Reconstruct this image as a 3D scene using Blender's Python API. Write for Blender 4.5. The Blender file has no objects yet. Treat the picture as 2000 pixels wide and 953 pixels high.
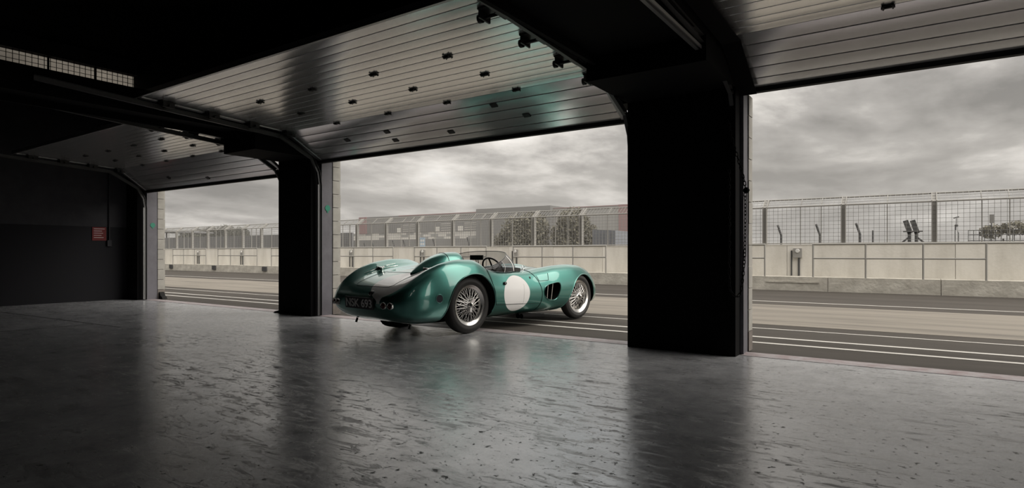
import bpy, bmesh, math, random
from mathutils import Vector, Matrix
from mathutils.bvhtree import BVHTree
random.seed(7)
PI = math.pi
sc = bpy.context.scene
C = sc.collection

# ------------------------------------------------------------------ camera
cam = bpy.data.cameras.new('camera')
cam.sensor_width = 36.0
cam.lens = 1166.0 / 2000.0 * 36.0
cam.shift_y = 0.00875
cam.clip_end = 800
camo = bpy.data.objects.new('camera', cam)
C.objects.link(camo)
camo.location = (0, 0, 1.0)
camo.rotation_euler = (PI / 2, 0, math.radians(34.4))
sc.camera = camo
sc.view_settings.view_transform = 'Standard'
sc.view_settings.look = 'None'
sc.view_settings.gamma = 1.0
sc.view_settings.use_curve_mapping = False
sc.view_settings.exposure = 0.85
sc.cycles.use_denoising = True
sc.cycles.max_bounces = 8
sc.cycles.transparent_max_bounces = 16
sc.cycles.sample_clamp_indirect = 4.0

HAZE = 0.0065
# ------------------------------------------------------------------ sky
SKY = 0.95
SKY_OFF = (3.1, 1.7, 0)
w = bpy.data.worlds.new('overcast_sky')
sc.world = w
w.use_nodes = True
nt = w.node_tree
nt.nodes.clear()
def wn(t, **k):
    n = nt.nodes.new(t)
    for a, b in k.items():
        setattr(n, a, b)
    return n
def wl(a, b): nt.links.new(a, b)
def wmath(op, a, b=None, clamp=False):
    n = wn('ShaderNodeMath', operation=op); n.use_clamp = clamp
    for i, v in enumerate((a, b)):
        if v is None: continue
        if isinstance(v, (int, float)): n.inputs[i].default_value = v
        else: wl(v, n.inputs[i])
    return n.outputs[0]
tc = wn('ShaderNodeTexCoord')
sep = wn('ShaderNodeSeparateXYZ'); wl(tc.outputs['Generated'], sep.inputs[0])
zc = wmath('MAXIMUM', sep.outputs[2], 0.0)
inv = wmath('DIVIDE', 1.0, wmath('ADD', zc, 0.16))
cx = wmath('MULTIPLY', sep.outputs[0], inv); cy = wmath('MULTIPLY', sep.outputs[1], inv)
comb = wn('ShaderNodeCombineXYZ'); wl(cx, comb.inputs[0]); wl(cy, comb.inputs[1])
def wnoise(scale, detail, rough, dist, off):
    m = wn('ShaderNodeMapping'); m.inputs['Location'].default_value = off
    m.inputs['Scale'].default_value = (1.0, 0.75, 1.0)
    wl(comb.outputs[0], m.inputs[0])
    n = wn('ShaderNodeTexNoise'); n.inputs['Scale'].default_value = scale
    n.inputs['Detail'].default_value = detail; n.inputs['Roughness'].default_value = rough
    n.inputs['Distortion'].default_value = dist
    wl(m.outputs[0], n.inputs['Vector'])
    return n.outputs[0]
def wramp(f, stops):
    r = wn('ShaderNodeValToRGB'); e = r.color_ramp.elements
    while len(e) < len(stops): e.new(0.5)
    for i, (p, c) in enumerate(stops):
        e[i].position = p; e[i].color = (*c, 1)
    wl(f, r.inputs[0]); return r.outputs[0]
n1 = wnoise(0.52, 10, 0.53, 0.15, SKY_OFF)
n2 = wnoise(1.7, 10, 0.6, 0.15, (7.7, 4.2, 0))
cover = wramp(n1, [(0.30, (0, 0, 0)), (0.40, (1, 1, 1))])
shade = wmath('ADD', wmath('MULTIPLY', n1, 0.60), wmath('MULTIPLY', n2, 0.40))
cloud = wramp(shade, [(0.38, (0.66, 0.63, 0.59)), (0.44, (0.48, 0.456, 0.424)), (0.50, (0.255, 0.243, 0.228)), (0.58, (0.12, 0.116, 0.11))])
blue = wn('ShaderNodeRGB'); blue.outputs[0].default_value = (0.40, 0.44, 0.46, 1)
mx = wn('ShaderNodeMix', data_type='RGBA')
wl(cover, mx.inputs[0]); wl(blue.outputs[0], mx.inputs[6]); wl(cloud, mx.inputs[7])
# pale haze towards the horizon all the way round
hz = wmath('POWER', wmath('SUBTRACT', 1.0, zc), 14.0)
mh = wn('ShaderNodeMix', data_type='RGBA')
wl(wmath('MULTIPLY', hz, 0.5), mh.inputs[0]); wl(mx.outputs[2], mh.inputs[6])
mh.inputs[7].default_value = (0.60, 0.57, 0.53, 1)
# an overcast dome grows brighter towards the zenith
lum = wmath('ADD', 0.64, wmath('MULTIPLY', zc, 1.7))
bgn = wn('ShaderNodeBackground'); wl(mh.outputs[2], bgn.inputs[0]); wl(wmath('MULTIPLY', lum, SKY), bgn.inputs[1])
out = wn('ShaderNodeOutputWorld'); wl(bgn.outputs[0], out.inputs[0])

# ------------------------------------------------------------------ sun behind thin cloud, along the pit lane to the right
sl = bpy.data.lights.new('veiled_sun', 'SUN')
sl.energy = 2.1; sl.angle = math.radians(70); sl.color = (1.0, 0.95, 0.87)
so = bpy.data.objects.new('veiled_sun', sl); C.objects.link(so)
so.rotation_euler = Vector((-0.80, -0.13, -0.64)).to_track_quat('-Z', 'Y').to_euler()

# ------------------------------------------------------------------ materials
M = {}
def mat(name, col, rough=0.5, metal=0.0, coat=0.0, spec=0.5, noise=None, bump=None, roughvar=None, coatrough=0.03):
    m = bpy.data.materials.new(name); m.use_nodes = True
    t = m.node_tree; b = t.nodes['Principled BSDF']
    b.inputs['Base Color'].default_value = (*col, 1)
    b.inputs['Roughness'].default_value = rough
    b.inputs['Metallic'].default_value = metal
    b.inputs['Coat Weight'].default_value = coat
    b.inputs['Coat Roughness'].default_value = coatrough
    b.inputs['Specular IOR Level'].default_value = spec
    tcn = None
    def coord():
        nonlocal tcn
        if tcn is None: tcn = t.nodes.new('ShaderNodeTexCoord')
        return tcn.outputs['Object']
    if noise:
        sc_, col2, lo, hi = noise[:4]
        n = t.nodes.new('ShaderNodeTexNoise'); n.inputs['Detail'].default_value = 8
        n.inputs['Roughness'].default_value = 0.65
        v = coord()
        if isinstance(sc_, tuple):
            mp = t.nodes.new('ShaderNodeMapping'); mp.inputs['Scale'].default_value = sc_
            t.links.new(v, mp.inputs[0]); v = mp.outputs[0]; n.inputs['Scale'].default_value = 1
        else: n.inputs['Scale'].default_value = sc_
        t.links.new(v, n.inputs['Vector'])
        r = t.nodes.new('ShaderNodeValToRGB')
        r.color_ramp.elements[0].position = lo; r.color_ramp.elements[0].color = (*col, 1)
        r.color_ramp.elements[1].position = hi; r.color_ramp.elements[1].color = (*col2, 1)
        t.links.new(n.outputs[0], r.inputs[0]); t.links.new(r.outputs[0], b.inputs['Base Color'])
    if roughvar:
        n = t.nodes.new('ShaderNodeTexNoise'); n.inputs['Scale'].default_value = roughvar[0]
        n.inputs['Detail'].default_value = 7
        t.links.new(coord(), n.inputs['Vector'])
        mr = t.nodes.new('ShaderNodeMapRange'); mr.inputs[1].default_value = 0.35; mr.inputs[2].default_value = 0.65
        mr.inputs[3].default_value = roughvar[1]; mr.inputs[4].default_value = roughvar[2]
        t.links.new(n.outputs[0], mr.inputs[0]); t.links.new(mr.outputs[0], b.inputs['Roughness'])
    if bump:
        n = t.nodes.new('ShaderNodeTexNoise'); n.inputs['Scale'].default_value = bump[0]; n.inputs['Detail'].default_value = 6
        t.links.new(coord(), n.inputs['Vector'])
        bp = t.nodes.new('ShaderNodeBump'); bp.inputs['Strength'].default_value = bump[1]; bp.inputs['Distance'].default_value = bump[2]
        t.links.new(n.outputs[0], bp.inputs['Height']); t.links.new(bp.outputs[0], b.inputs['Normal'])
    M[name] = m
    return m
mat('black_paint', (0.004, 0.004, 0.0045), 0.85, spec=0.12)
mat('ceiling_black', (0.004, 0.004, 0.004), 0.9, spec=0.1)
mat('dark_wall', (0.010, 0.010, 0.013), 0.75, spec=0.25, bump=(40, 0.3, 0.004))
mat('grey_wall', (0.035, 0.035, 0.04), 0.8, spec=0.2, noise=(3, (0.05, 0.05, 0.055), 0.35, 0.7), bump=(40, 0.3, 0.004))
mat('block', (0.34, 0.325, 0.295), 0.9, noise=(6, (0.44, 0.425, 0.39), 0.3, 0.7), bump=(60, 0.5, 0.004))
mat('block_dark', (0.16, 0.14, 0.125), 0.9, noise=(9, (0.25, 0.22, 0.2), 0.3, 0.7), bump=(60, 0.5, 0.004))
mat('steel_jamb', (0.15, 0.145, 0.165), 0.55, 0.0, noise=(4, (0.11, 0.105, 0.12), 0.4, 0.7))
mat('galv', (0.42, 0.42, 0.42), 0.38, 0.85)
mat('rail_dark', (0.09, 0.09, 0.09), 0.5, 0.6)
mat('dark_metal', (0.03, 0.03, 0.03), 0.45, 0.6)
mat('slat_metal', (0.95, 0.95, 0.945), 0.22, 0.85, noise=(1.2, (0.88, 0.88, 0.875), 0.35, 0.75))
mat('rubber', (0.012, 0.012, 0.012), 0.75, spec=0.3)
mat('concrete_wall', (0.62, 0.59, 0.53), 0.9, noise=((1.6, 1.6, 0.5), (0.80, 0.77, 0.71), 0.3, 0.62), bump=(18, 0.35, 0.01))
mat('concrete_kerb', (0.42, 0.395, 0.345), 0.9, noise=((2.2, 2.2, 3), (0.66, 0.63, 0.56), 0.35, 0.65), bump=(14, 0.5, 0.02))
mat('asphalt', (0.048, 0.042, 0.036), 0.9, spec=0.3, noise=((0.25, 1.6, 1), (0.075, 0.066, 0.057), 0.35, 0.7), bump=(120, 0.4, 0.004))
mat('pale_lane', (0.215, 0.193, 0.162), 0.85, noise=((0.22, 2.6, 1), (0.095, 0.085, 0.073), 0.45, 0.72), bump=(90, 0.3, 0.004))
mat('line_paint', (0.62, 0.60, 0.56), 0.7, noise=(5, (0.45, 0.43, 0.40), 0.5, 0.8))
mat('fence_grey', (0.34, 0.33, 0.31), 0.55, 0.2)
mat('wire_grey', (0.30, 0.295, 0.28), 0.6, 0.2)
mat('rail_grey', (0.36, 0.35, 0.325), 0.55, 0.3)
mat('box_grey', (0.33, 0.32, 0.30), 0.6)
mat('clad_grey', (0.09, 0.088, 0.085), 0.7)
mat('clad_dark', (0.065, 0.065, 0.065), 0.7)
mat('clad_mid', (0.25, 0.244, 0.232), 0.7)
mat('clad_white', (0.72, 0.69, 0.63), 0.7)
mat('clad_red', (0.20, 0.045, 0.05), 0.7)
mat('hoarding', (0.14, 0.14, 0.143), 0.8, noise=((3, 3, 0.4), (0.17, 0.17, 0.172), 0.3, 0.7))
mat('container', (0.17, 0.18, 0.20), 0.6)
mat('leaf', (0.15, 0.14, 0.105), 0.8, noise=(1.5, (0.25, 0.235, 0.18), 0.35, 0.65))
mat('leaf_dark', (0.055, 0.058, 0.045), 0.8, noise=(0.4, (0.08, 0.08, 0.06), 0.35, 0.65))
mat('bark', (0.09, 0.075, 0.06), 0.9)
mat('sign_blue', (0.42, 0.52, 0.62), 0.5)
mat('white', (0.75, 0.74, 0.72), 0.5)
mat('sign_red', (0.13, 0.008, 0.008), 0.7)
mat('green_tag', (0.01, 0.22, 0.14), 0.4)
mat('pink_strip', (0.30, 0.22, 0.225), 0.55, noise=(7, (0.42, 0.39, 0.40), 0.35, 0.6))
# car
mat('chrome', (0.78, 0.77, 0.75), 0.12, 1.0)
mat('alloy', (0.62, 0.61, 0.59), 0.25, 1.0)
mat('tyre', (0.022, 0.021, 0.02), 0.62, spec=0.4)
mat('well_black', (0.008, 0.008, 0.008), 0.9, spec=0.1)
mat('gap_line', (0.004, 0.012, 0.010), 0.7, spec=0.2)
mat('leather', (0.02, 0.018, 0.017), 0.55)
mat('plate_black', (0.012, 0.012, 0.014), 0.35)
mat('plate_silver', (0.9, 0.9, 0.9), 0.4)
mat('lens_red', (0.10, 0.005, 0.004), 0.15, coat=0.6)
mat('disc_navy', (0.008, 0.010, 0.022), 0.4)
mat('mirror_black', (0.01, 0.01, 0.01), 0.25)

def nodes_of(name): return M[name].node_tree
# car paint: metallic green with two painted number roundels (object space = car space)
def make_paint():
    m = mat('racing_green', (0.072, 0.245, 0.212), 0.30, 0.85, coat=1.0)
    t = m.node_tree; b = t.nodes['Principled BSDF']
    tcn = t.nodes.new('ShaderNodeTexCoord'); s = t.nodes.new('ShaderNodeSeparateXYZ')
    t.links.new(tcn.outputs['Object'], s.inputs[0])
    def mt(op, a, b_=None):
        n = t.nodes.new('ShaderNodeMath'); n.operation = op
        for i, v in enumerate((a, b_)):
            if v is None: continue
            if isinstance(v, (int, float)): n.inputs[i].default_value = v
            else: t.links.new(v, n.inputs[i])
        return n.outputs[0]
    def ell(a, ca, ra, b2, cb, rb):
        p = mt('POWER', mt('ABSOLUTE', mt('DIVIDE', mt('SUBTRACT', a, ca), ra)), 2.0)
        q = mt('POWER', mt('ABSOLUTE', mt('DIVIDE', mt('SUBTRACT', b2, cb), rb)), 2.0)
        return mt('LESS_THAN', mt('ADD', p, q), 1.0)
    X, Y, Z = s.outputs
    side = mt('MULTIPLY', ell(X, 0.812, 0.262, Z, 0.462, 0.238), mt('LESS_THAN', Y, -0.4))
    side2 = mt('MULTIPLY', ell(X, 0.812, 0.262, Z, 0.462, 0.238), mt('GREATER_THAN', Y, 0.4))
    rear = mt('MULTIPLY', ell(X, -0.80, 0.33, Y, -0.34, 0.335), mt('GREATER_THAN', Z, 0.42))
    rear = mt('MULTIPLY', rear, mt('LESS_THAN', X, -0.2))
    k = mt('MAXIMUM', mt('MAXIMUM', side, side2), rear)
    mc = t.nodes.new('ShaderNodeMix'); mc.data_type = 'RGBA'
    t.links.new(k, mc.inputs[0]); mc.inputs[6].default_value = (0.072, 0.245, 0.212, 1); mc.inputs[7].default_value = (0.80, 0.79, 0.78, 1)
    t.links.new(mc.outputs[2], b.inputs['Base Color'])
    mm = mt('MULTIPLY', mt('SUBTRACT', 1.0, k), 0.82)
    t.links.new(mm, b.inputs['Metallic'])
REAR_RC = (-0.72, -0.12)
make_paint()
mat('plain_green', (0.072, 0.245, 0.212), 0.30, 0.82, coat=1.0)

def thin_glass(name, tint, refl=1.0):
    m = bpy.data.materials.new(name); m.use_nodes = True
    t = m.node_tree; t.nodes.clear()
    o = t.nodes.new('ShaderNodeOutputMaterial'); mixs = t.nodes.new('ShaderNodeMixShader')
    tr = t.nodes.new('ShaderNodeBsdfTransparent'); tr.inputs[0].default_value = (*tint, 1)
    gl = t.nodes.new('ShaderNodeBsdfGlossy'); gl.inputs['Roughness'].default_value = 0.04
    lw = t.nodes.new('ShaderNodeFresnel'); lw.inputs[0].default_value = 1.45
    geo = t.nodes.new('ShaderNodeNewGeometry'); mr = t.nodes.new('ShaderNodeMapRange')
    mr.inputs[3].default_value = 1.45; mr.inputs[4].default_value = 1 / 1.45
    t.links.new(geo.outputs['Backfacing'], mr.inputs[0]); t.links.new(mr.outputs[0], lw.inputs[0])
    t.links.new(lw.outputs[0], mixs.inputs[0]); t.links.new(tr.outputs[0], mixs.inputs[1]); t.links.new(gl.outputs[0], mixs.inputs[2])
    t.links.new(mixs.outputs[0], o.inputs[0]); M[name] = m
thin_glass('perspex', (0.66, 0.655, 0.665))
thin_glass('wired_glass', (0.48, 0.46, 0.43))

def make_floor():
    m = bpy.data.materials.new('polished_floor'); m.use_nodes = True; M['polished_floor'] = m
    t = m.node_tree; b = t.nodes['Principled BSDF']
    tcn = t.nodes.new('ShaderNodeTexCoord')
    def nz(scale, detail, rough=0.6, vec=None, dist=0.0):
        n = t.nodes.new('ShaderNodeTexNoise'); n.inputs['Scale'].default_value = scale; n.inputs['Detail'].default_value = detail
        n.inputs['Roughness'].default_value = rough; n.inputs['Distortion'].default_value = dist
        t.links.new(vec or tcn.outputs['Object'], n.inputs['Vector']); return n.outputs[0]
    def ramp(f, a, b_, c0=(0, 0, 0), c1=(1, 1, 1)):
        r = t.nodes.new('ShaderNodeValToRGB'); r.color_ramp.elements[0].position = a; r.color_ramp.elements[1].position = b_
        r.color_ramp.elements[0].color = (*c0, 1); r.color_ramp.elements[1].color = (*c1, 1)
        t.links.new(f, r.inputs[0]); return r.outputs[0]
    def mixc(f, a, bcol):
        n = t.nodes.new('ShaderNodeMix'); n.data_type = 'RGBA'; t.links.new(f, n.inputs[0])
        for i, v in ((6, a), (7, bcol)):
            if isinstance(v, tuple): n.inputs[i].default_value = (*v, 1)
            else: t.links.new(v, n.inputs[i])
        return n.outputs[2]
    base = ramp(nz(2.6, 12, 0.82), 0.36, 0.66, (0.28, 0.285, 0.30), (0.64, 0.645, 0.67))
    # scuffs drawn out in one direction
    mp = t.nodes.new('ShaderNodeMapping'); mp.inputs['Scale'].default_value = (3.5, 14, 1); mp.inputs['Rotation'].default_value = (0, 0, 0.5)
    t.links.new(tcn.outputs['Object'], mp.inputs[0])
    scuff = ramp(nz(1.0, 10, 0.78, mp.outputs[0], 0.8), 0.535, 0.60)
    specks = ramp(nz(22, 5, 0.68), 0.60, 0.635)
    patch = ramp(nz(0.6, 4, 0.6), 0.38, 0.60)
    pm = t.nodes.new('ShaderNodeMath'); pm.operation = 'MULTIPLY'; t.links.new(scuff, pm.inputs[0]); t.links.new(patch, pm.inputs[1])
    sm = t.nodes.new('ShaderNodeMath'); sm.operation = 'MAXIMUM'; t.links.new(pm.outputs[0], sm.inputs[0]); t.links.new(specks, sm.inputs[1])
    col = mixc(sm.outputs[0], base, (0.018, 0.018, 0.019))
    t.links.new(col, b.inputs['Base Color'])
    sp_ = t.nodes.new('ShaderNodeMath'); sp_.operation = 'MULTIPLY_ADD'; t.links.new(sm.outputs[0], sp_.inputs[0]); sp_.inputs[1].default_value = -0.32; sp_.inputs[2].default_value = 0.5
    t.links.new(sp_.outputs[0], b.inputs['Specular IOR Level'])
    rr = t.nodes.new('ShaderNodeMapRange'); rr.inputs[1].default_value = 0.3; rr.inputs[2].default_value = 0.7
    rr.inputs[3].default_value = 0.09; rr.inputs[4].default_value = 0.30
    t.links.new(nz(3.2, 12, 0.78), rr.inputs[0])
    ra = t.nodes.new('ShaderNodeMath'); ra.operation = 'ADD'; t.links.new(rr.outputs[0], ra.inputs[0])
    rm = t.nodes.new('ShaderNodeMath'); rm.operation = 'MULTIPLY'; t.links.new(sm.outputs[0], rm.inputs[0]); rm.inputs[1].default_value = 0.35
    t.links.new(rm.outputs[0], ra.inputs[1]); t.links.new(ra.outputs[0], b.inputs['Roughness'])
    b.inputs['IOR'].default_value = 2.45
    bp = t.nodes.new('ShaderNodeBump'); bp.inputs['Strength'].default_value = 0.2; bp.inputs['Distance'].default_value = 0.004
    hh = t.nodes.new('ShaderNodeMath'); hh.operation = 'SUBTRACT'; t.links.new(nz(16, 10, 0.72), hh.inputs[0]); t.links.new(sm.outputs[0], hh.inputs[1])
    t.links.new(hh.outputs[0], bp.inputs['Height']); t.links.new(bp.outputs[0], b.inputs['Normal'])
make_floor()

# ------------------------------------------------------------------ helpers
class MB:
    def __init__(s): s.v = []; s.f = []; s.mi = []
    def add(s, vs, fs, mi=0):
        o = len(s.v); s.v += [tuple(v) for v in vs]
        for f in fs: s.f.append(tuple(i + o for i in f)); s.mi.append(mi)
    def box(s, a, b, mi=0):
        x0, y0, z0 = a; x1, y1, z1 = b
        s.add([(x0, y0, z0), (x1, y0, z0), (x1, y1, z0), (x0, y1, z0), (x0, y0, z1), (x1, y0, z1), (x1, y1, z1), (x0, y1, z1)],
              [(0, 3, 2, 1), (4, 5, 6, 7), (0, 1, 5, 4), (1, 2, 6, 5), (2, 3, 7, 6), (3, 0, 4, 7)], mi)
        return s
    def bar(s, p, q, wd, ht, up=(0, 0, 1), mi=0):
        p = Vector(p); q = Vector(q); d = (q - p).normalized(); u = Vector(up)
        r = d.cross(u)
        if r.length < 1e-5: r = d.cross(Vector((1, 0, 0)))
        r.normalize(); u = r.cross(d).normalized()
        vs = []
        for c in (p, q):
            for a, b in ((-1, -1), (1, -1), (1, 1), (-1, 1)): vs.append(c + r * (a * wd / 2) + u * (b * ht / 2))
        s.add(vs, [(0, 1, 2, 3), (7, 6, 5, 4), (0, 4, 5, 1), (1, 5, 6, 2), (2, 6, 7, 3), (3, 7, 4, 0)], mi)
        return s
    def tube(s, pts, r, n=8, closed=False, mi=0, caps=True):
        pts = [Vector(p) for p in pts]; m = len(pts); rings = []
        prev = None
        rad = r if isinstance(r, (list, tuple)) else [r] * m
        for i, p in enumerate(pts):
            a = pts[(i - 1) % m] if (closed or i > 0) else p
            b = pts[(i + 1) % m] if (closed or i < m - 1) else p
            d = (b - a).normalized()
            if prev is None:
                u = d.cross(Vector((0, 0, 1)))
                if u.length < 1e-3: u = d.cross(Vector((1, 0, 0)))
            else: u = prev - d * prev.dot(d)
            u.normalize(); prev = u; v = d.cross(u)
            rings.append([p + (u * math.cos(2 * PI * k / n) + v * math.sin(2 * PI * k / n)) * rad[i] for k in range(n)])
        vs = [x for rg in rings for x in rg]; fs = []
        for i in range(m if closed else m - 1):
            for k in range(n):
                j = (i + 1) % m
                fs.append((i * n + k, i * n + (k + 1) % n, j * n + (k + 1) % n, j * n + k))
        if not closed and caps: fs += [tuple(range(n))[::-1], tuple((m - 1) * n + k for k in range(n))]
        s.add(vs, fs, mi); return s
    def lathe(s, prof, n=48, axis='y', c=(0, 0, 0), mi=0, closed=False):
        """prof: list of (radius, along-axis)"""
        c = Vector(c); vs = []; fs = []; m = len(prof)
        for k in range(n):
            a = 2 * PI * k / n; ca, sa = math.cos(a), math.sin(a)
            for r, t in prof:
                p = {'y': (r * ca, t, r * sa), 'z': (r * ca, r * sa, t), 'x': (t, r * ca, r * sa)}[axis]
                vs.append(c + Vector(p))
        for k in range(n):
            k2 = (k + 1) % n
            for i in range(m if closed else m - 1):
                j = (i + 1) % m
                fs.append((k * m + i, k2 * m + i, k2 * m + j, k * m + j))
        s.add(vs, fs, mi); return s
    def prism(s, poly, a, b, axis='y', mi=0):
        n = len(poly)
        def P(p, t): return {'y': (p[0], t, p[1]), 'z': (p[0], p[1], t), 'x': (t, p[0], p[1])}[axis]
        vs = [P(p, a) for p in poly] + [P(p, b) for p in poly]
        fs = [tuple(range(n)), tuple(range(2 * n - 1, n - 1, -1))] + [(i, n + i, n + (i + 1) % n, (i + 1) % n) for i in range(n)]
        s.add(vs, fs, mi); return s
    def xf(s, mtx):
        s.v = [tuple(mtx @ Vector(v)) for v in s.v]; return s
    def mesh(s, name, mats, smooth=None, fix=True):
        me = bpy.data.meshes.new(name); me.from_pydata(s.v, [], s.f)
        for m in (mats if isinstance(mats, (list, tuple)) else [mats]): me.materials.append(M[m])
        if any(s.mi):
            for p, i in zip(me.polygons, s.mi): p.material_index = i
        if fix:
            bm = bmesh.new(); bm.from_mesh(me); bmesh.ops.recalc_face_normals(bm, faces=bm.faces); bm.to_mesh(me); bm.free()
        if smooth is not None:
            me.shade_smooth()
            if smooth < 179: me.set_sharp_from_angle(angle=math.radians(smooth))
        return me
    def build(s, name, mats, parent=None, smooth=None, loc=None, fix=True):
        return link(name, s.mesh(name, mats, smooth, fix), parent, loc)
def link(name, me, parent=None, loc=None, rot=None):
    o = bpy.data.objects.new(name, me); C.objects.link(o)
    if parent is not None: o.parent = parent
    if loc is not None: o.location = loc
    if rot is not None: o.rotation_euler = rot
    return o
def tag(o, label=None, cat=None, group=None, kind=None):
    if label: o['label'] = label
    if cat: o['category'] = cat
    if group: o['group'] = group
    if kind: o['kind'] = kind
    return o
def thing(name, label, cat, loc=(0, 0, 0), rz=0, group=None):
    o = bpy.data.objects.new(name, None); C.objects.link(o); o.location = loc; o.rotation_euler = (0, 0, rz)
    o.empty_display_size = 0.1
    return tag(o, label, cat, group)
def struct(name, mb, m, label, parent=None, smooth=None):
    o = mb.build(name, m, parent, smooth); return tag(o, label, kind='structure')
def cr(pts, n, closed=False):
    """Catmull-Rom through points, n samples per span"""
    P = [Vector(p) for p in pts]; m = len(P); outp = []
    for i in range(m if closed else m - 1):
        if closed: a, b, c, d = P[(i - 1) % m], P[i], P[(i + 1) % m], P[(i + 2) % m]
        else: a, b, c, d = P[max(i - 1, 0)], P[i], P[i + 1], P[min(i + 2, m - 1)]
        for k in range(n):
            t = k / n
            outp.append(0.5 * ((2 * b) + (c - a) * t + (2 * a - 5 * b + 4 * c - d) * t * t + (3 * b - a - 3 * c + d) * t ** 3))
    if not closed: outp.append(P[-1])
    return outp

# ================================================================== SETTING
FY = 5.95          # inner face of the piers
FLOOR_END = 6.30
floor = struct('floor', MB().box((-14.2, -4.6, -0.2), (4.7, FLOOR_END, 0)), 'polished_floor', 'polished grey concrete garage floor with scuffs')
ps = MB()
for a, b in ((-13.68, -8.74), (-7.88, -2.58), (-1.45, 3.9)): ps.box((a, 6.07, -0.001), (b, 6.31, 0.003))
tag(ps.build('threshold_paint', 'pink_strip', floor), 'worn pink painted strip along the door threshold')
fj = MB().bar((-13.9, 3.4, 0.0008), (-8.9, 3.65, 0.0008), 0.02, 0.002).bar((-9.8, -1, 0.0008), (-9.6, 3.6, 0.0008), 0.015, 0.002)
fj.build('floor_joint', 'black_paint', floor)
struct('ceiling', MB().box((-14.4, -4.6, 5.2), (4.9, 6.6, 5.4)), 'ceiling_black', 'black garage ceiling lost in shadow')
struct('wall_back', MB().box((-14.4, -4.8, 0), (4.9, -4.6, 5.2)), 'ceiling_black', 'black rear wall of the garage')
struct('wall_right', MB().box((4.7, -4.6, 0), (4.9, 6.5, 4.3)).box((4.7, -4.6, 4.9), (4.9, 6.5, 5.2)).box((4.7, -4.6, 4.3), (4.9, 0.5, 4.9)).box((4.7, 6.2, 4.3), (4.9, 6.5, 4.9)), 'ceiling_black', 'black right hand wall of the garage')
wl_ = struct('wall_left', MB().box((-14.4, -4.6, 0), (-14.2, 6.5, 1.55)), 'dark_wall', 'dark two-tone left wall of the garage')
up = MB().box((-14.4, -4.6, 1.55), (-14.205, 6.5, 4.5)).box((-14.4, -4.6, 4.9), (-14.205, 6.5, 5.2)).box((-14.4, -4.6, 4.5), (-14.205, 0.5, 4.9)).box((-14.4, 6.2, 4.5), (-14.205, 6.5, 4.9))
tag(up.build('upper_wall', 'grey_wall', wl_), 'paler upper band of painted blockwork')
w2 = tag(thing('added_window', 'added clerestory strip, out of view high on the right wall, for extra daylight', 'window', (4.8, 0, 4.3)), kind='structure'); del w2['category']  # out-of-view window added to let more daylight into the garage
MB().box((-0.005, 0.5, 0), (0.005, 6.2, 0.6)).build('pane', 'perspex', w2)
f2 = MB()
for i in range(8): f2.bar((0, 0.5 + i * 0.814, 0), (0, 0.5 + i * 0.814, 0.6), 0.03, 0.03, (1, 0, 0))
f2.build('window_frame', 'black_paint', w2)
# clerestory window with wire grid
win = thing('window_1', 'wire mesh clerestory strip high on the left wall', 'window', (-14.3, 0, 4.5))
win['kind'] = 'structure'; del win['category']
MB().box((-0.015, 0.5, 0), (-0.005, 6.2, 0.4)).build('pane', 'wired_glass', win)
fr = MB()
for i in range(8): fr.bar((0.03, 0.5 + i * 0.814, 0), (0.03, 0.5 + i * 0.814, 0.4), 0.03, 0.03, (1, 0, 0))
fr.build('window_frame', 'black_paint', win)
wr = MB()
y = 0.5
while y < 6.2: wr.bar((0.05, y, 0), (0.05, y, 0.4), 0.009, 0.009, (1, 0, 0)); y += 0.1
for z in (0.1, 0.2, 0.3): wr.bar((0.05, 0.5, z), (0.05, 6.2, z), 0.009, 0.009)
wr.build('wire_grid', 'black_paint', win)
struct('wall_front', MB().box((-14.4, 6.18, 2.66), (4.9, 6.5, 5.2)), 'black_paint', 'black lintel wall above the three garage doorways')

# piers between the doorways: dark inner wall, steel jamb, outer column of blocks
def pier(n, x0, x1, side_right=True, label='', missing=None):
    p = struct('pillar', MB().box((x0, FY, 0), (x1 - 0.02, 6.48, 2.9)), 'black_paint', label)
    for xs, sgn in ((x1, 1), (x0, -1)):
        if xs == -14.2 or xs > 4.5: continue
        a, b = (xs - 0.02, xs) if sgn > 0 else (xs, xs + 0.02)
        if sgn < 0: a, b = xs - 0.02, xs
        j = MB().box((a, 6.15, 0), (b, 6.345, 2.6)).box((a, 6.13, 0), (b + (0.012 if sgn > 0 else 0), 6.155, 2.6))
        j.build('steel_jamb', 'steel_jamb', p)
        # blocks
        z = 0.0; k = 0
        while z < 2.6:
            h = 0.215 if (k > 0) else 0.2
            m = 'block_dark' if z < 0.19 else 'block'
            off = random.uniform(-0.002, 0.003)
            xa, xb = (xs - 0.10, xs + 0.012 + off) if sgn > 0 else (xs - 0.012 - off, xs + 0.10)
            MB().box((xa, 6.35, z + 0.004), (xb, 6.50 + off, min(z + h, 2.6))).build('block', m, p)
            z += h + 0.004; k += 1
    return p
p1 = pier(1, -14.2, -13.68, label='narrow dark pier beside the left wall with pale blocks at its outer edge')
p2 = pier(2, -8.74, -7.88, label='black pier between the left and middle doorways with pale block edge')
p3 = pier(3, -2.58, -1.45, label='broad black pier between the middle and right doorways')
p4 = pier(4, 3.9, 4.7, label='black pier at the far right of the right doorway')
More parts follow.
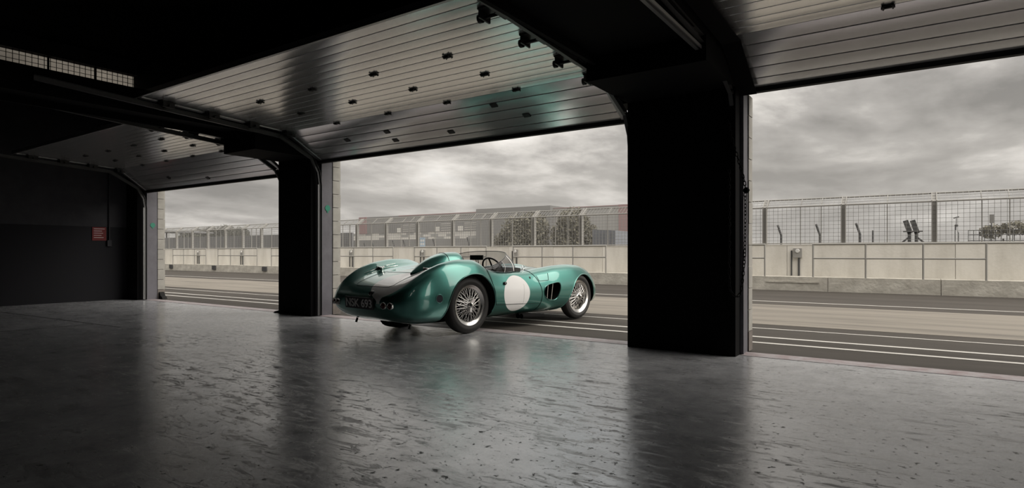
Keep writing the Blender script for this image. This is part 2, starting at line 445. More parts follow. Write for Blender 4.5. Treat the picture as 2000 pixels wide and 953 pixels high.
# header beams that carry the door rails
for x0, x1, lab in ((-8.72, -7.92, 'black steel beam running inwards from the pier left of the car'), (-2.56, -1.5, 'broad black beam running inwards above the right hand pier')):
    b = MB().box((x0, 1.0, 2.82), (x1, FY, 3.02)).box((x0 + 0.05, 1.0, 2.74), (x0 + 0.09, FY, 2.84)).box((x1 - 0.09, 1.0, 2.74), (x1 - 0.05, FY, 2.84))
    struct('beam', b, 'black_paint', lab)
struct('beam', MB().box((-2.58, 5.0, 2.6), (-1.47, FY, 2.82)), 'black_paint', 'black boxed head above the broad right hand pier')
struct('beam', MB().box((-8.72, 5.0, 2.5), (-7.9, FY, 2.82)), 'black_paint', 'black boxed head above the pier left of the car')
# roof joists in the dark
struct('beam', MB().box((-14.2, 1.6, 4.2), (4.7, 1.75, 4.5)), 'ceiling_black', 'black roof joist crossing above the floor')

# ------------------------------------------------------------------ sectional doors
def slat_mesh(L, wd):
    prof = [(-wd / 2, 0.0), (-wd / 2 + 0.002, -0.012), (-wd / 2 + 0.007, -0.0168), (-wd / 4, -0.0176), (0, -0.018), (wd / 4, -0.0176), (wd / 2 - 0.007, -0.0168), (wd / 2 - 0.002, -0.012), (wd / 2, 0.0), (wd / 2, 0.02), (-wd / 2, 0.02)]
    return MB().prism(prof, 0, L, 'x').mesh('slat', 'slat_metal', smooth=35)
def hinge_mesh():
    b = MB().box((-0.05, -0.03, -0.008), (0.05, 0.03, 0)).box((-0.065, -0.012, -0.03), (0.065, 0.012, -0.008))
    for x in (-0.045, 0.045):
        b.box((x - 0.012, -0.045, -0.02), (x + 0.012, 0.045, -0.004))
        for y in (-0.035, 0.035): b.lathe([(0.0, -0.03), (0.008, -0.03), (0.008, -0.004)], 8, 'z', (x, y, 0))
    return b.mesh('hinge', 'dark_metal')
HINGE = hinge_mesh()
def bracket_mesh():
    b = MB().box((-0.09, -0.08, -0.012), (0.09, 0.08, 0)).box((-0.085, -0.07, -0.075), (-0.07, 0.07, 0)).box((0.07, -0.07, -0.075), (0.085, 0.07, 0))
    b.lathe([(0, -0.13), (0.014, -0.13), (0.014, 0.13), (0, 0.13)], 12, 'x', (0, 0, -0.05)).lathe([(0, -0.13), (0.035, -0.13), (0.035, -0.10), (0, -0.10)], 16, 'x', (0, 0, -0.05))
    return b.mesh('roller_bracket', 'dark_metal')
BRACK = bracket_mesh()
def door(x0, x1, bot, bend, inner, label, plates, guide=False):
    """bot, bend, inner: (y, z) along the cross-section"""
    L = x1 - x0
    t = thing('sectional_door', label, 'garage door', (x0, bot[0], bot[1]), 0, 'raised sectional garage doors')
    O = Vector((x0, bot[0], bot[1]))
    def section(a, b, n):
        av = Vector((0, a[0], a[1])); bv = Vector((0, b[0], b[1])); d = (bv - av); wd = d.length / n
        me = slat_mesh(L, wd); ang = math.atan2(-d.z, -d.y)
        for k in range(n):
            c = av + d * ((k + 0.5) / n)
            link('slat', me, t, Vector((x0, c.y, c.z)) - O, (ang, 0, 0))
        return av, d, ang, n
    lowr = section(bot, bend, 5); uppr = section(bend, inner, 14)
    # bottom seal
    MB().box((0, -0.03, -0.05), (L, 0.035, 0.012)).build('bottom_seal', 'rubber', t)
    # upper edge angle
    iy, iz = inner[0] - bot[0], inner[1] - bot[1]
    e = MB().box((0, iy - 0.03, iz - 0.03), (L, iy, iz + 0.03)); e.build('top_edge', 'galv', t)
    # hinges on three joint rows, brackets at both ends of each row
    av, d, ang, n = uppr
    xs = [L * f for f in (0.23, 0.42, 0.61, 0.8)]
    for k in (0, 4, 8, 12):
        c = av + d * (k / n); nrm = Vector((0, d.z, -d.y)).normalized()
        if nrm.z > 0: nrm = -nrm
        p = c + nrm * 0.019
        for x in (xs if k < 12 else []):
            h = link('hinge', HINGE, t, Vector((x0 + x, p.y, p.z)) - O, (ang, 0, 0)); h.scale = (0.72, 0.72, 0.72)
        for x in ((L - 0.10,) if guide else (0.10, L - 0.10)): link('roller_bracket', BRACK, t, Vector((x0 + x, p.y, p.z)) - O, (ang, 0, 0))
    # end stiles
    for x in (0.0, L - 0.09):
        for av2, d2, ang2, n2 in (lowr, uppr):
            b = MB(); c0 = av2 - O; c1 = av2 + d2 - O
            nrm = Vector((0, d2.z, -d2.y)).normalized()
            if nrm.z > 0: nrm = -nrm
            b.bar(Vector((x + 0.045, c0.y, c0.z)) + nrm * 0.021, Vector((x + 0.045, c1.y, c1.z)) + nrm * 0.021, 0.075, 0.008, nrm)
            b.build('end_stile', 'galv', t)
    if guide:
        b = MB()
        for (a_, c_) in ((bot, bend), (bend, inner)):
            d2 = Vector((0, c_[0] - a_[0], c_[1] - a_[1])); nrm = Vector((0, d2.z, -d2.y)).normalized()
            if nrm.z > 0: nrm = -nrm
            b.bar(Vector((x0 + 0.05, a_[0], a_[1])) - O + nrm * 0.075, Vector((x0 + 0.05, c_[0], c_[1])) - O + nrm * 0.075, 0.16, 0.01, nrm)
        b.build('guide_plate', 'black_paint', t)
    # small plates on the hanging section
    av, d, ang, n = lowr
    nrm = Vector((0, d.z, -d.y)).normalized()
    if nrm.z > 0: nrm = -nrm
    for fx, fd in plates:
        c = av + d * fd + nrm * 0.02
        link('cover_plate', PLATE, t, Vector((x0 + L * fx, c.y, c.z)) - O, (ang, 0, 0))
    return t
PLATE = MB().box((-0.045, -0.03, -0.006), (0.045, 0.03, 0)).mesh('cover_plate', 'dark_metal')
door(-13.66, -8.76, (6.1, 2.33), (5.55, 2.74), (3.85, 2.83), 'raised slatted metal garage door over the leftmost doorway', [(0.3, 0.4), (0.55, 0.2)])
door(-7.88, -2.62, (6.1, 2.47), (5.45, 2.82), (3.42, 2.91), 'raised slatted metal garage door directly above the green car', [(0.36, 0.55), (0.36, 0.3), (0.55, 0.3), (0.72, 0.75), (0.78, 0.42), (0.2, 0.5)])
door(-1.43, 3.88, (6.1, 2.60), (5.45, 2.93), (3.4, 3.02), 'raised slatted metal garage door over the rightmost doorway', [], True)

# rails for the doors: vertical run, bend, horizontal run
def rail(x, bot, bend, inner, label):
    t = thing('door_rail', label, 'rail', (x, 6.06, 0), 0, 'galvanised door rails')
    pts = [(0, 0, 0.02), (0, 0, bot[1] - 0.35), (0, -0.03, bot[1] - 0.16), (0, -0.15, bot[1] + 0.05), (0, bend[0] - 6.06 - 0.15, bend[1] - 0.07), (0, inner[0] - 6.06 - 1.2, inner[1] - 0.02)]
    pts = [Vector(p) for p in pts]
    MB().bar(pts[0] + Vector((0.02, -0.03, 0)), pts[1] + Vector((0.02, -0.03, 0)), 0.012, 0.02, (0, -1, 0.001)).build('wear_strip', 'galv', t)
    b = MB()
    for a, c in zip(pts[:-1], pts[1:]): b.bar(a, c, 0.012, 0.055, (0, -1, 0.001))
    b.build('web', 'rail_dark', t)
    for off in (-0.028, 0.028):
        b = MB()
        for a, c in zip(pts[:-1], pts[1:]):
            d = (c - a).normalized(); nn = d.cross(Vector((1, 0, 0))).normalized()
            b.bar(a + nn * off + Vector((0.015, 0, 0)), c + nn * off + Vector((0.015, 0, 0)), 0.035, 0.004, nn)
        b.build('flange', 'rail_dark', t)
    return t
rail(-13.6, (6.1, 2.31), (5.55, 2.72), (3.85, 2.82), 'galvanised rail on the pier beside the left wall')
rail(-8.765, (6.1, 2.31), (5.55, 2.72), (3.85, 2.82), 'galvanised rail at the right side of the leftmost door')
rail(-7.84, (6.1, 2.43), (5.5, 2.80), (3.58, 2.90), 'galvanised rail at the left side of the middle door')
rail(-2.605, (6.1, 2.43), (5.5, 2.80), (3.58, 2.90), 'galvanised rail at the right side of the middle door')
rail(-1.52, (6.1, 2.50), (5.5, 2.84), (3.5, 2.92), 'galvanised rail at the left side of the rightmost door')
# conduit track below the broad beam
ct = thing('cable_track', 'pale metal cable track under the broad black beam', 'cable track', (-1.545, 0, 2.70))
MB().box((-0.014, 2.0, 0), (0.014, 5.0, 0.03)).build('tray', 'galv', ct)
MB().box((0.03, 2.0, 0.005), (0.04, 5.0, 0.03)).build('conduit', 'galv', ct)

# left wall conduit and notice
cd = thing('conduit', 'thin vertical conduit ending in a switch on the dark left wall', 'conduit', (-14.17, 5.61, 1.2))
MB().tube([(0, 0, 0.06), (0, 0, 1.55)], 0.013).build('pipe', 'grey_wall', cd, smooth=40)
MB().box((-0.02, -0.04, -0.06), (0.02, 0.04, 0.07)).build('switch_box', 'grey_wall', cd)
nt_ = thing('notice', 'small red notice with pale lines on the dark left wall', 'notice', (-14.195, 5.43, 1.26))
MB().box((0, -0.13, 0), (0.008, 0.13, 0.28)).build('board', 'sign_red', nt_)
for i, wd in enumerate((0.2, 0.15, 0.17, 0.14, 0.18)):
    MB().box((0.008, -0.1, 0.24 - i * 0.045), (0.0095, -0.1 + wd, 0.247 - i * 0.045)).build('print_line', 'white', nt_)
# green tags on the jambs
def green_tag(x, z, label):
    t = thing('green_tag', label, 'tag', (x, 6.25, z))
    MB().lathe([(0, 0), (0.05, 0), (0.05, 0.006), (0, 0.006)], 20, 'x').build('disc', 'green_tag', t)
    MB().box((0.0, -0.012, -0.075), (0.005, 0.012, -0.045)).build('tail', 'green_tag', t)
green_tag(-7.878, 1.72, 'round green tag on the grey jamb left of the car')
green_tag(-13.678, 1.60, 'green tag on the grey jamb beside the left wall')

# crumpled rubber stops at the feet of two piers
for x, y, l in ((-13.62, 6.42, 'black crumpled rubber stop at the foot of the leftmost jamb'), (-8.80, 6.05, 'black rubber stop at the left foot of the pier left of the car')):
    b = MB().prism([(-0.10, 0), (0.12, 0), (0.09, 0.05), (0.03, 0.07), (0.0, 0.13), (-0.07, 0.16), (-0.10, 0.1)] if x < -10 else [(0.05, 0), (-0.16, 0), (-0.12, 0.025), (-0.02, 0.045), (0.05, 0.06)], -0.05, 0.05, 'y')
    tag(b.build('rubber_stop', 'rubber', loc=(x, y, 0)), l, 'stop')
# hoist chain on the broad pier: links are parts
ch = thing('hoist_chain', 'black hanging loop of chain on the edge of the broad right pier', 'chain', (-1.388, 5.985, 0))
LINK = MB().tube([(0.011 * math.cos(a), 0, 0.010 * math.sin(a) + (0.012 if math.sin(a) > 0 else -0.012)) for a in [2 * PI * k / 12 for k in range(12)]], 0.0042, 6, closed=True).mesh('chain_link', 'black_paint', smooth=60)
path = cr([(-0.12, -0.16, 2.28), (-0.09, -0.13, 2.08), (-0.035, -0.06, 1.84), (-0.005, 0, 1.66), (0.0, 0, 1.55), (0.0, 0, 1.3), (-0.005, 0, 1.0), (-0.02, 0, 0.8), (-0.03, -0.03, 0.64), (-0.06, -0.07, 0.585), (-0.10, -0.10, 0.62), (-0.12, -0.11, 0.72), (-0.12, -0.11, 1.2), (-0.12, -0.12, 1.8)], 40)
acc = 0; last = None; k = 0; step = 0.036
for a, b in zip(path[:-1], path[1:]):
    seg = (b - a).length
    acc += seg
    if acc >= step:
        acc -= step
        d = (b - a).normalized()
        q = d.to_track_quat('Z', 'Y') @ Matrix.Rotation(PI / 2 * (k % 2) + 0.5, 3, 'Z').to_quaternion()
        o = link('chain_link', LINK, ch, a); o.rotation_mode = 'QUATERNION'; o.rotation_quaternion = q; k += 1
MB().lathe([(0, -0.03), (0.02, -0.025), (0.032, 0), (0.02, 0.025), (0, 0.03)], 12, 'z', (0.01, 0, 1.6)).build('cleat', 'black_paint', ch, smooth=50)

# ================================================================== OUTSIDE
gr = struct('ground', MB().box((-400, FLOOR_END, -0.3), (300, 17.6, -0.012)), 'asphalt', 'worn grey brown pit lane asphalt')
struct('ground', MB().box((-400, 17.6, -0.3), (300, 500, -0.02)), 'asphalt', 'asphalt of the race track beyond the pit wall')
MB().box((-400, 9.0, -0.02), (300, 12.5, -0.009)).build('pale_strip', 'pale_lane', gr)
def wline(y, wd, name='lane_line', x0=-400, x1=300, z=-0.0085):
    MB().box((x0, y - wd / 2, -0.02), (x1, y + wd / 2, z)).build(name, 'line_paint', gr)
wline(13.35, 0.07); wline(8.5, 0.05); wline(7.62, 0.085); wline(7.13, 0.085)
# pit wall: kerb stones and concrete panels are parts
pw = thing('pit_wall', 'pale concrete pit wall with stepped kerb across the pit lane', 'wall', (0, 17.5, 0)); pw['kind'] = 'structure'; del pw['category']
x = -62.0; n = 0
while x < 22:
    L = 2.4
    MB().box((0.006, 0 + random.uniform(-.006, .006), -0.02), (L - 0.006, 0.72, 0.36)).build('kerb_stone', 'concrete_kerb', pw, loc=(x, 0, 0))
    x += L
x = -62.0
while x < 22:
    L = 1.9
    MB().box((0.005, 0.7 + random.uniform(-.004, .006), 0.3), (L - 0.005, 0.95, 1.215)).build('wall_panel', 'concrete_wall', pw, loc=(x, 0, 0))
    x += L
MB().box((-62, 0.69, 1.215), (22, 0.97, 1.235)).build('coping', 'concrete_wall', pw)
for xx in (-36.2, -31.6, -27.0):
    MB().box((xx, -0.06, 0.1), (xx + 0.35, 0.02, 0.32)).build('drain_box', 'clad_dark', pw)
MB().box((-3.5, -0.02, 0.2), (-2.2, 0.02, 0.24)).build('ledge', 'concrete_kerb', pw)

# tube guard rails in front of the wall: sections of four posts
idx = 0
def guard_rail(s, label):
    t = thing('guard_rail', label, 'railing', (s, 17.42 + 0.12, 0.36), 0, 'tube guard rails on the pit wall kerb')
    for k in range(4): MB().tube([(k * 1.2, 0, 0), (k * 1.2, 0, 0.87)], 0.024, 8).build('post', 'rail_grey', t, smooth=60)
    MB().tube([(-0.02, 0, 0.87), (3.62 + (1.18 if s > -3 else 0), 0, 0.87)], 0.024, 8).build('top_rail', 'rail_grey', t, smooth=60)
    MB().tube([(0, 0, 0.50), (3.6, 0, 0.50)], 0.022, 8).build('mid_rail', 'rail_grey', t, smooth=60)
ords = {0: 'tube guard rail nearest, in front of the wall in the rightmost doorway', 1: 'tube guard rail at the far right edge of the rightmost doorway', -1: 'tube guard rail whose end shows just left of the wall socket by the broad pier',
        -2: 'tube guard rail above the bonnet and front wheel of the car', -3: 'tube guard rail behind the headrest and windscreen of the car', -4: 'tube guard rail above the rear fender of the car',
        -5: 'tube guard rail just right of the block jamb left of the car', -6: 'tube guard rail at the right edge of the leftmost doorway', -7: 'tube guard rail in the middle of the leftmost doorway',
        -8: 'tube guard rail at the left edge of the leftmost doorway'}
for j in range(-8, 2): guard_rail(-2.35 + 4.8 * j, ords[j])

# debris fence on the wall
fe = thing('debris_fence', 'grey mesh debris fence with cranked posts on the pit wall', 'fence', (0, 18.33, 1.237))
PX = [6.3, 4.28, 2.28, .28, -1.72, -3.71, -5.7, -7.68, -9.66, -11.59, -13.5, -15.4, -17.3, -19.16, -21.03, -22.9, -24.8, -26.6, -28.4, -30.1, -31.8, -33.6, -35.3, -37.1, -39, -41]
KZ, TZ, TY = 1.06, 1.29, 0.34
def post_mesh(wd, dp):
    b = MB(); b.bar((0, 0, 0), (0, 0, KZ), wd, dp, (0, 1, 0)); b.bar((0, 0, KZ - 0.02), (0, TY, TZ), wd, dp, (0, 1, 0))
    return b.mesh('fence_post', 'fence_grey')
thick = MB()
for dx in (-0.05, 0.05): thick.bar((dx, 0, 0), (dx, 0, KZ), 0.02, 0.12, (0, 1, 0)); thick.bar((dx, 0, KZ - 0.02), (dx, TY, TZ), 0.02, 0.10, (0, 1, 0))
thick.bar((0, 0, 0), (0, 0, KZ), 0.1, 0.015, (0, 1, 0)).bar((0, 0, KZ), (0, TY, TZ), 0.1, 0.015, (0, 1, 0))
TH = thick.mesh('fence_post', 'fence_grey'); TN = post_mesh(0.022, 0.03)
for x in PX: link('fence_post', TH, fe, (x, 0, 0))
for i, (a, b) in enumerate(zip(PX[:-1], PX[1:])):
    for f in ((0.5,) if i % 2 else (0.27, 0.53)): link('thin_post', TN, fe, (a + (b - a) * f, 0, 0))
    m = MB(); L = a - b; nx = 17
    for k in range(1, nx):
        xx = b + L * k / nx
        m.bar((xx, -0.02, 0), (xx, -0.02, KZ), 0.0075, 0.0075, (0, 1, 0)); m.bar((xx, -0.02, KZ), (xx, TY - 0.02, TZ), 0.0075, 0.0075, (0, 1, 0))
    for k in range(1, 10): m.bar((b, -0.02, KZ * k / 10), (a, -0.02, KZ * k / 10), 0.0075, 0.0075)
    for k in (1, 2): m.bar((b, TY * k / 3 - 0.02, KZ + (TZ - KZ) * k / 3), (a, TY * k / 3 - 0.02, KZ + (TZ - KZ) * k / 3), 0.0075, 0.0075)
    o = m.build('wire_mesh', 'wire_grey', fe); o['kind'] = 'stuff'
for nm, y, z, r in (('middle_tube', 0, KZ, 0.022), ('top_tube', TY, TZ, 0.022), ('bottom_tube', 0, 0.03, 0.015)):
    MB().tube([(6.3, y, z), (-41, y, z)], r, 8).build(nm, 'fence_grey', fe, smooth=60)
# board on the fence
sb = thing('fence_board', 'pale blue board with white discs hung on the debris fence', 'sign', (-17.02, 18.288, 1.24))
MB().box((-0.14, 0, 0), (0.14, 0.012, 0.40)).build('board', 'sign_blue', sb)
for dx, dz in ((-0.06, 0.27), (0.06, 0.27), (-0.06, 0.13), (0.06, 0.13)):
    MB().lathe([(0, -0.004), (0.05, -0.004), (0.05, 0.001), (0, 0.001)], 16, 'y', (dx, 0, dz)).build('disc', 'white', sb)

# wall sockets with conduits
def socket(x, label):
    t = thing('wall_socket', label, 'socket box', (x, 18.14, 0.37), 0, 'socket boxes on the pit wall')
    MB().box((-0.11, -0.02, 0.50), (0.11, 0.06, 0.76)).build('box', 'box_grey', t)
    MB().lathe([(0, -0.05), (0.05, -0.05), (0.055, -0.02), (0.055, 0)], 16, 'y', (0, 0, 0.69)).build('lid', 'white', t)
    MB().tube([(0.03, 0.03, 0), (0.03, 0.03, 0.5)], 0.028, 8).build('conduit', 'clad_dark', t, smooth=60)
    MB().tube([(-0.16, 0.03, 0), (-0.16, 0.03, 0.7)], 0.02, 8).build('conduit', 'clad_dark', t, smooth=60)
for x, l in ((-2.82, 'grey wall socket with two conduits in the rightmost doorway'), (-12.27, 'grey wall socket behind the windscreen of the car'), (-16.86, 'grey wall socket behind the headrest of the car'),
             (-21.2, 'grey wall socket next to the block jamb left of the car'), (-29.9, 'grey wall socket in the right half of the leftmost doorway'), (-34.3, 'grey wall socket in the left half of the leftmost doorway')): socket(x, l)

# cranked thin posts of the catch fence on the far side of the track
def bent_post(x, h, label, y=22.0, mirror=-1, r=0.035):
    t = MB().tube([(0, 0, 0), (0, 0, 1.62 * h), (mirror * 0.11, 0, 1.97 * h)], r, 8)
    tag(t.build('cranked_post', 'clad_dark', loc=(x, y, -0.02), smooth=60), label, 'post', 'cranked posts beyond the pit wall')
for x, h, l in ((-3.93, 1.0, 'cranked post left of the thick fence post in the rightmost doorway'), (-2.75, 1.0, 'cranked post right of the wall socket in the rightmost doorway'), (-1.6, 1.0, 'cranked post just right of the second thick fence post, rightmost doorway'),
                (-24.59, 0.79, 'leftmost cranked post above the far rear fender of the car'), (-23.96, 0.81, 'second cranked post from the block jamb left of the car'), (-22.43, 0.84, 'cranked post left of the pale blue board, farther one'),
                (-21.67, 0.85, 'cranked post left of the pale blue board, nearer one'), (-19.66, 0.87, 'cranked post just right of the pale blue board'), (-17.51, 0.89, 'cranked post above the windscreen of the car')): bent_post(x, h, l)
tag(MB().tube([(0, 0, 0), (0, 0, 1.73)], 0.022, 8).build('marker_post', 'clad_dark', loc=(-1.25, 22, -0.02), smooth=60), 'thin straight post between cranked post and leaning boards', 'post')
# twin leaning marker boards
mb_ = thing('marker_boards', 'pair of leaning dark boards on a trestle beyond the fence', 'marker board', (-0.2, 22, -0.02))
for dx in (-0.09, 0.09):
    MB().bar((dx, 0, 0), (dx, 0, 1.7), 0.09, 0.03, (0, 1, 0)).bar((dx + 0.02, 0, 1.62), (dx - 0.10, 0, 2.02), 0.14, 0.03, (0, 1, 0)).build('board', 'clad_dark', mb_)
MB().bar((-0.25, 0, 1.68), (0.25, 0, 1.68), 0.06, 0.04).build('cross_bar', 'clad_dark', mb_)
for s in (-1, 1): MB().bar((s * 0.1, 0, 1.5), (s * 0.32, 0, 1.3), 0.05, 0.05).bar((s * 0.32, 0, 0), (s * 0.32, 0, 1.32), 0.05, 0.05).build('strut', 'clad_dark', mb_)
lp = thing('signal_post', 'slim signal post with curled lamp heads behind the right fence', 'post', (0.87, 22, -0.02))
MB().tube([(-0.03, 0, 0), (-0.03, 0, 1.8)], 0.012, 6).tube([(0.05, 0, 0), (0.05, 0, 1.6), (0.03, 0, 1.66)], 0.012, 6).tube([(-0.01, 0, 1.7), (0.0, 0, 2.05)], 0.01, 6).build('stem', 'clad_dark', lp, smooth=60)
MB().lathe([(0, -0.05), (0.035, -0.03), (0.035, 0.03), (0, 0.05)], 10, 'x', (0.0, 0, 1.83)).build('lamp', 'clad_dark', lp, smooth=60)
MB().bar((-0.07, 0, 2.05), (0.06, 0, 2.09), 0.03, 0.03).build('arm', 'clad_dark', lp)
# crowd barriers: upright bars
for i, l in ((0, 'crowd barrier of thin bars left of the hazy bush at far right'), (1, 'crowd barrier of thin bars at the far right edge')):
    cb = thing('crowd_barrier', l, 'barrier', (1.15 + i * 1.05, 22 + i * 0.1, -0.02), 0, 'crowd barriers beyond the fence')
    for z in (1.38, 1.55, 1.68): MB().tube([(0, 0, z), (1.0, 0, z)], 0.012, 6).build('rail', 'clad_dark', cb)
    for k in range(9): MB().tube([(k * 0.125, 0, 0 if k in (0, 8) else 1.3), (k * 0.125, 0, 1.68)], 0.009, 6).build('bar', 'clad_dark', cb)
ds = thing('small_sign', 'small grey sign on a thin post beyond the fence at far right', 'sign', (1.76, 23, -0.02))
MB().box((-0.05, 0, 1.92), (0.06, 0.02, 2.18)).build('board', 'clad_mid', ds)
MB().tube([(0, 0.02, 0), (0, 0.02, 1.95)], 0.014, 6).build('post', 'clad_dark', ds)

# foliage
def foliage(name, blobs, n, size, m, parent, seed):
    rnd = random.Random(seed); b = MB()
    tot = sum(r[3] ** 2 for r in blobs)
    for cx_, cy_, cz_, r, sq in blobs:
        for _ in range(int(n * r * r / tot)):
            v = Vector((rnd.gauss(0, 1), rnd.gauss(0, 1), rnd.gauss(0, 1))).normalized() * r * rnd.uniform(0.55, 1.05)
            p = Vector((cx_ + v.x, cy_ + v.y, cz_ + v.z * sq))
            a = Vector((rnd.gauss(0, 1), rnd.gauss(0, 1), rnd.gauss(0, 1))).normalized(); c = a.cross(Vector((rnd.gauss(0, 1), rnd.gauss(0, 1), rnd.gauss(0, 1)))).normalized()
            s = size * rnd.uniform(0.6, 1.3)
            b.add([p - a * s, p + c * s * 0.5, p + a * s, p - c * s * 0.5], [(0, 1, 2, 3)])
    o = b.build(name, m, parent, fix=False); o['kind'] = 'stuff'; return o
def tree(x, y, blobs, n, label, m='leaf', size=0.09, seed=1, trunk=0.10, th=1.6):
    t = thing('tree', label, 'tree', (x, y, -0.02))
    MB().tube([(0, 0, 0), (0.03, 0, th * 0.6), (0, 0.03, th)], [trunk, trunk * 0.8, trunk * 0.6], 8).build('trunk', 'bark', t, smooth=60)
    foliage('foliage', blobs, n, size, m, t, seed)
tree(-17.9, 27, [(-0.2, 0, 2.2, 0.9, 1), (0.6, 0.2, 2.3, 0.95, 1), (-0.9, 0, 1.6, 0.75, 0.9), (1.0, 0, 1.6, 0.7, 1), (0.1, -0.2, 1.4, 0.9, 0.8)], 7000, 'loose pale green bushy tree behind the debris fence', seed=3)
tree(-15.0, 27.6, [(0, 0, 2.6, 0.85, 0.95), (-0.5, 0, 1.9, 0.8, 1), (0.6, 0, 1.9, 0.75, 1), (1.0, 0, 1.4, 0.5, 0.8), (0, -0.2, 1.3, 0.9, 0.8)], 7000, 'denser tree between the bushy tree and dark container', m='leaf', seed=5)
tree(2.3, 26, [(-0.3, 0, 1.75, 0.35, 0.7), (0.3, 0, 1.85, 0.4, 0.6), (0.9, 0, 1.8, 0.4, 0.6)], 1500, 'hazy low bush behind the crowd barriers at far right', size=0.06, seed=8, trunk=0.04, th=1.5)
for i, (x, hgt, r) in enumerate(((-138, 5.2, 1.6), (-132.4, 6.2, 1.8), (-126.8, 6.5, 1.8), (-121.2, 6.7, 1.8), (-115.6, 6.0, 1.6))):
    tree(x, 70, [(0, 0, hgt - r * 0.6, r, 0.7), (0.9, 0, hgt - r, r * 0.8, 0.8), (-0.9, 0, hgt - r, r * 0.8, 0.8)], 900, ['first from left', 'second from left', 'middle one', 'fourth from left', 'rightmost'][i] + ' of the far dark treetops in the leftmost doorway', m='leaf_dark', size=0.4, seed=20 + i, trunk=0.3, th=4)

# long grey hoarding in the left doorway: panels are parts
ho = thing('hoarding', 'long dark grey panelled hoarding behind the fence, leftmost doorway', 'hoarding', (0, 24, 0))
x = -60.0
while x < -29: MB().box((0.012, random.uniform(-.01, .01), -0.02), (1.988, 0.12, 2.22)).build('panel', 'hoarding', ho, loc=(x, 0, 0)); x += 2.0
# open canopy roof far left
ca = thing('canopy', 'low flat canopy roof at the left edge of the leftmost doorway', 'canopy', (-86, 40, -0.02))
MB().prism([(-6, 3.95), (5, 3.72), (5, 3.85), (-2, 4.35), (-6, 4.4)], 0, 5, 'y').build('roof', 'hoarding', ca)
for dx in (-4, 0, 4): MB().box((dx, 1, 0), (dx + 0.15, 1.15, 3.9)).build('post', 'hoarding', ca)
# dark container
co = thing('container', 'dark grey blue container behind the fence, right of the trees', 'container', (-13.1, 26, -0.02))
MB().prism([(0, 0), (1.2, 0), (1.2, 2.08), (0, 2.16)], 0, 2.2, 'y').build('body', 'container', co)
for k in range(6): MB().box((0.1 + k * 0.19, -0.025, 0.1), (0.19 + k * 0.19, 0.0, 2.0)).build('rib', 'container', co)
# the long track building
bd = thing('track_building', 'long grey building with red ends and chequered lower wall', 'building', (0, 60, -0.02))
MB().box((-68.2, 0, 3.85), (-46.0, 14, 6.22)).build('upper_wall', 'clad_grey', bd)
MB().box((-46.0, -0.8, 2.0), (-35.2, 14, 6.5)).build('stair_tower', 'clad_dark', bd)
MB().box((-35.2, 0, 0), (-20.0, 14, 6.2)).build('right_wing', 'clad_mid', bd)
MB().box((-68.4, -0.1, 3.8), (-66.8, 0.05, 6.24)).build('red_end', 'clad_red', bd)
MB().box((-60.2, -0.12, 6.13), (-46.0, 14, 6.25)).build('red_eave', 'clad_red', bd)
MB().box((-35.2, -0.12, 6.15), (-26.8, 0.02, 6.24)).build('red_eave', 'clad_red', bd)
MB().box((-27.0, -0.2, 0), (-25.6, 0.02, 6.26)).build('red_end', 'clad_red', bd)
MB().box((-71.3, 0.3, 0), (-42.0, 12, 3.85)).build('lower_wall', 'clad_mid', bd)
MB().box((-71.0, -0.1, 0), (-42.0, 0.2, 2.88)).build('plinth', 'clad_grey', bd)
rnd = random.Random(4)
for row in range(3):
    x = -71.2 + (0.4 if row == 1 else 0)
    while x < -42.2:
        wd = 1.35; wht = (int((x + 80) / 1.35) + row) % 2 == 0 or rnd.random() < 0.35 + (0.4 if x > -56 else 0)
        MB().box((0, 0, 0), (wd, 0.12, 0.315)).build('chequer_panel', 'clad_white' if wht else 'clad_mid', bd, loc=(x, 0.1, 2.9 + row * 0.32))
        x += wd + 0.015
for (a, b) in ((-62.0, -59.6), (-55.2, -52.6), (-50.4, -48.6)):
    wn_ = MB().box((a, -0.08, 3.95), (b, 0.05, 4.95)).build('window_band', 'clad_dark', bd)
    MB().box((b - 0.9, -0.12, 3.9), (b - 0.1, -0.08, 4.5)).build('white_hatch', 'clad_white', bd)
for a in (-59.4, -52.4, -48.4):
    for k in range(4): MB().box((a, -0.12, 4.0 + k * 0.28), (a + 2.2, -0.06, 4.06 + k * 0.28)).build('louvre', 'clad_white', bd)

# thin drifting mist over the track
hm = bpy.data.materials.new('track_mist'); hm.use_nodes = True; ht = hm.node_tree; ht.nodes.clear()
ho_ = ht.nodes.new('ShaderNodeOutputMaterial'); hv = ht.nodes.new('ShaderNodeVolumeScatter')
hv.inputs['Color'].default_value = (1.0, 0.97, 0.92, 1); hv.inputs['Density'].default_value = HAZE; hv.inputs['Anisotropy'].default_value = 0.2
ht.links.new(hv.outputs[0], ho_.inputs['Volume']); M['track_mist'] = hm
tag(MB().box((-50, 19.5, -0.01), (40, 58, 9)).build('mist', 'track_mist'), 'thin pale mist hanging over the race track', 'mist', kind='stuff')

# ================================================================== THE CAR
CO = (-5.304, 5.907, 0.0); CH = math.radians(82.175)
car = thing('racing_car', 'green open racing sports car with white roundels and wire wheels', 'car', CO, CH)
WB = 2.295
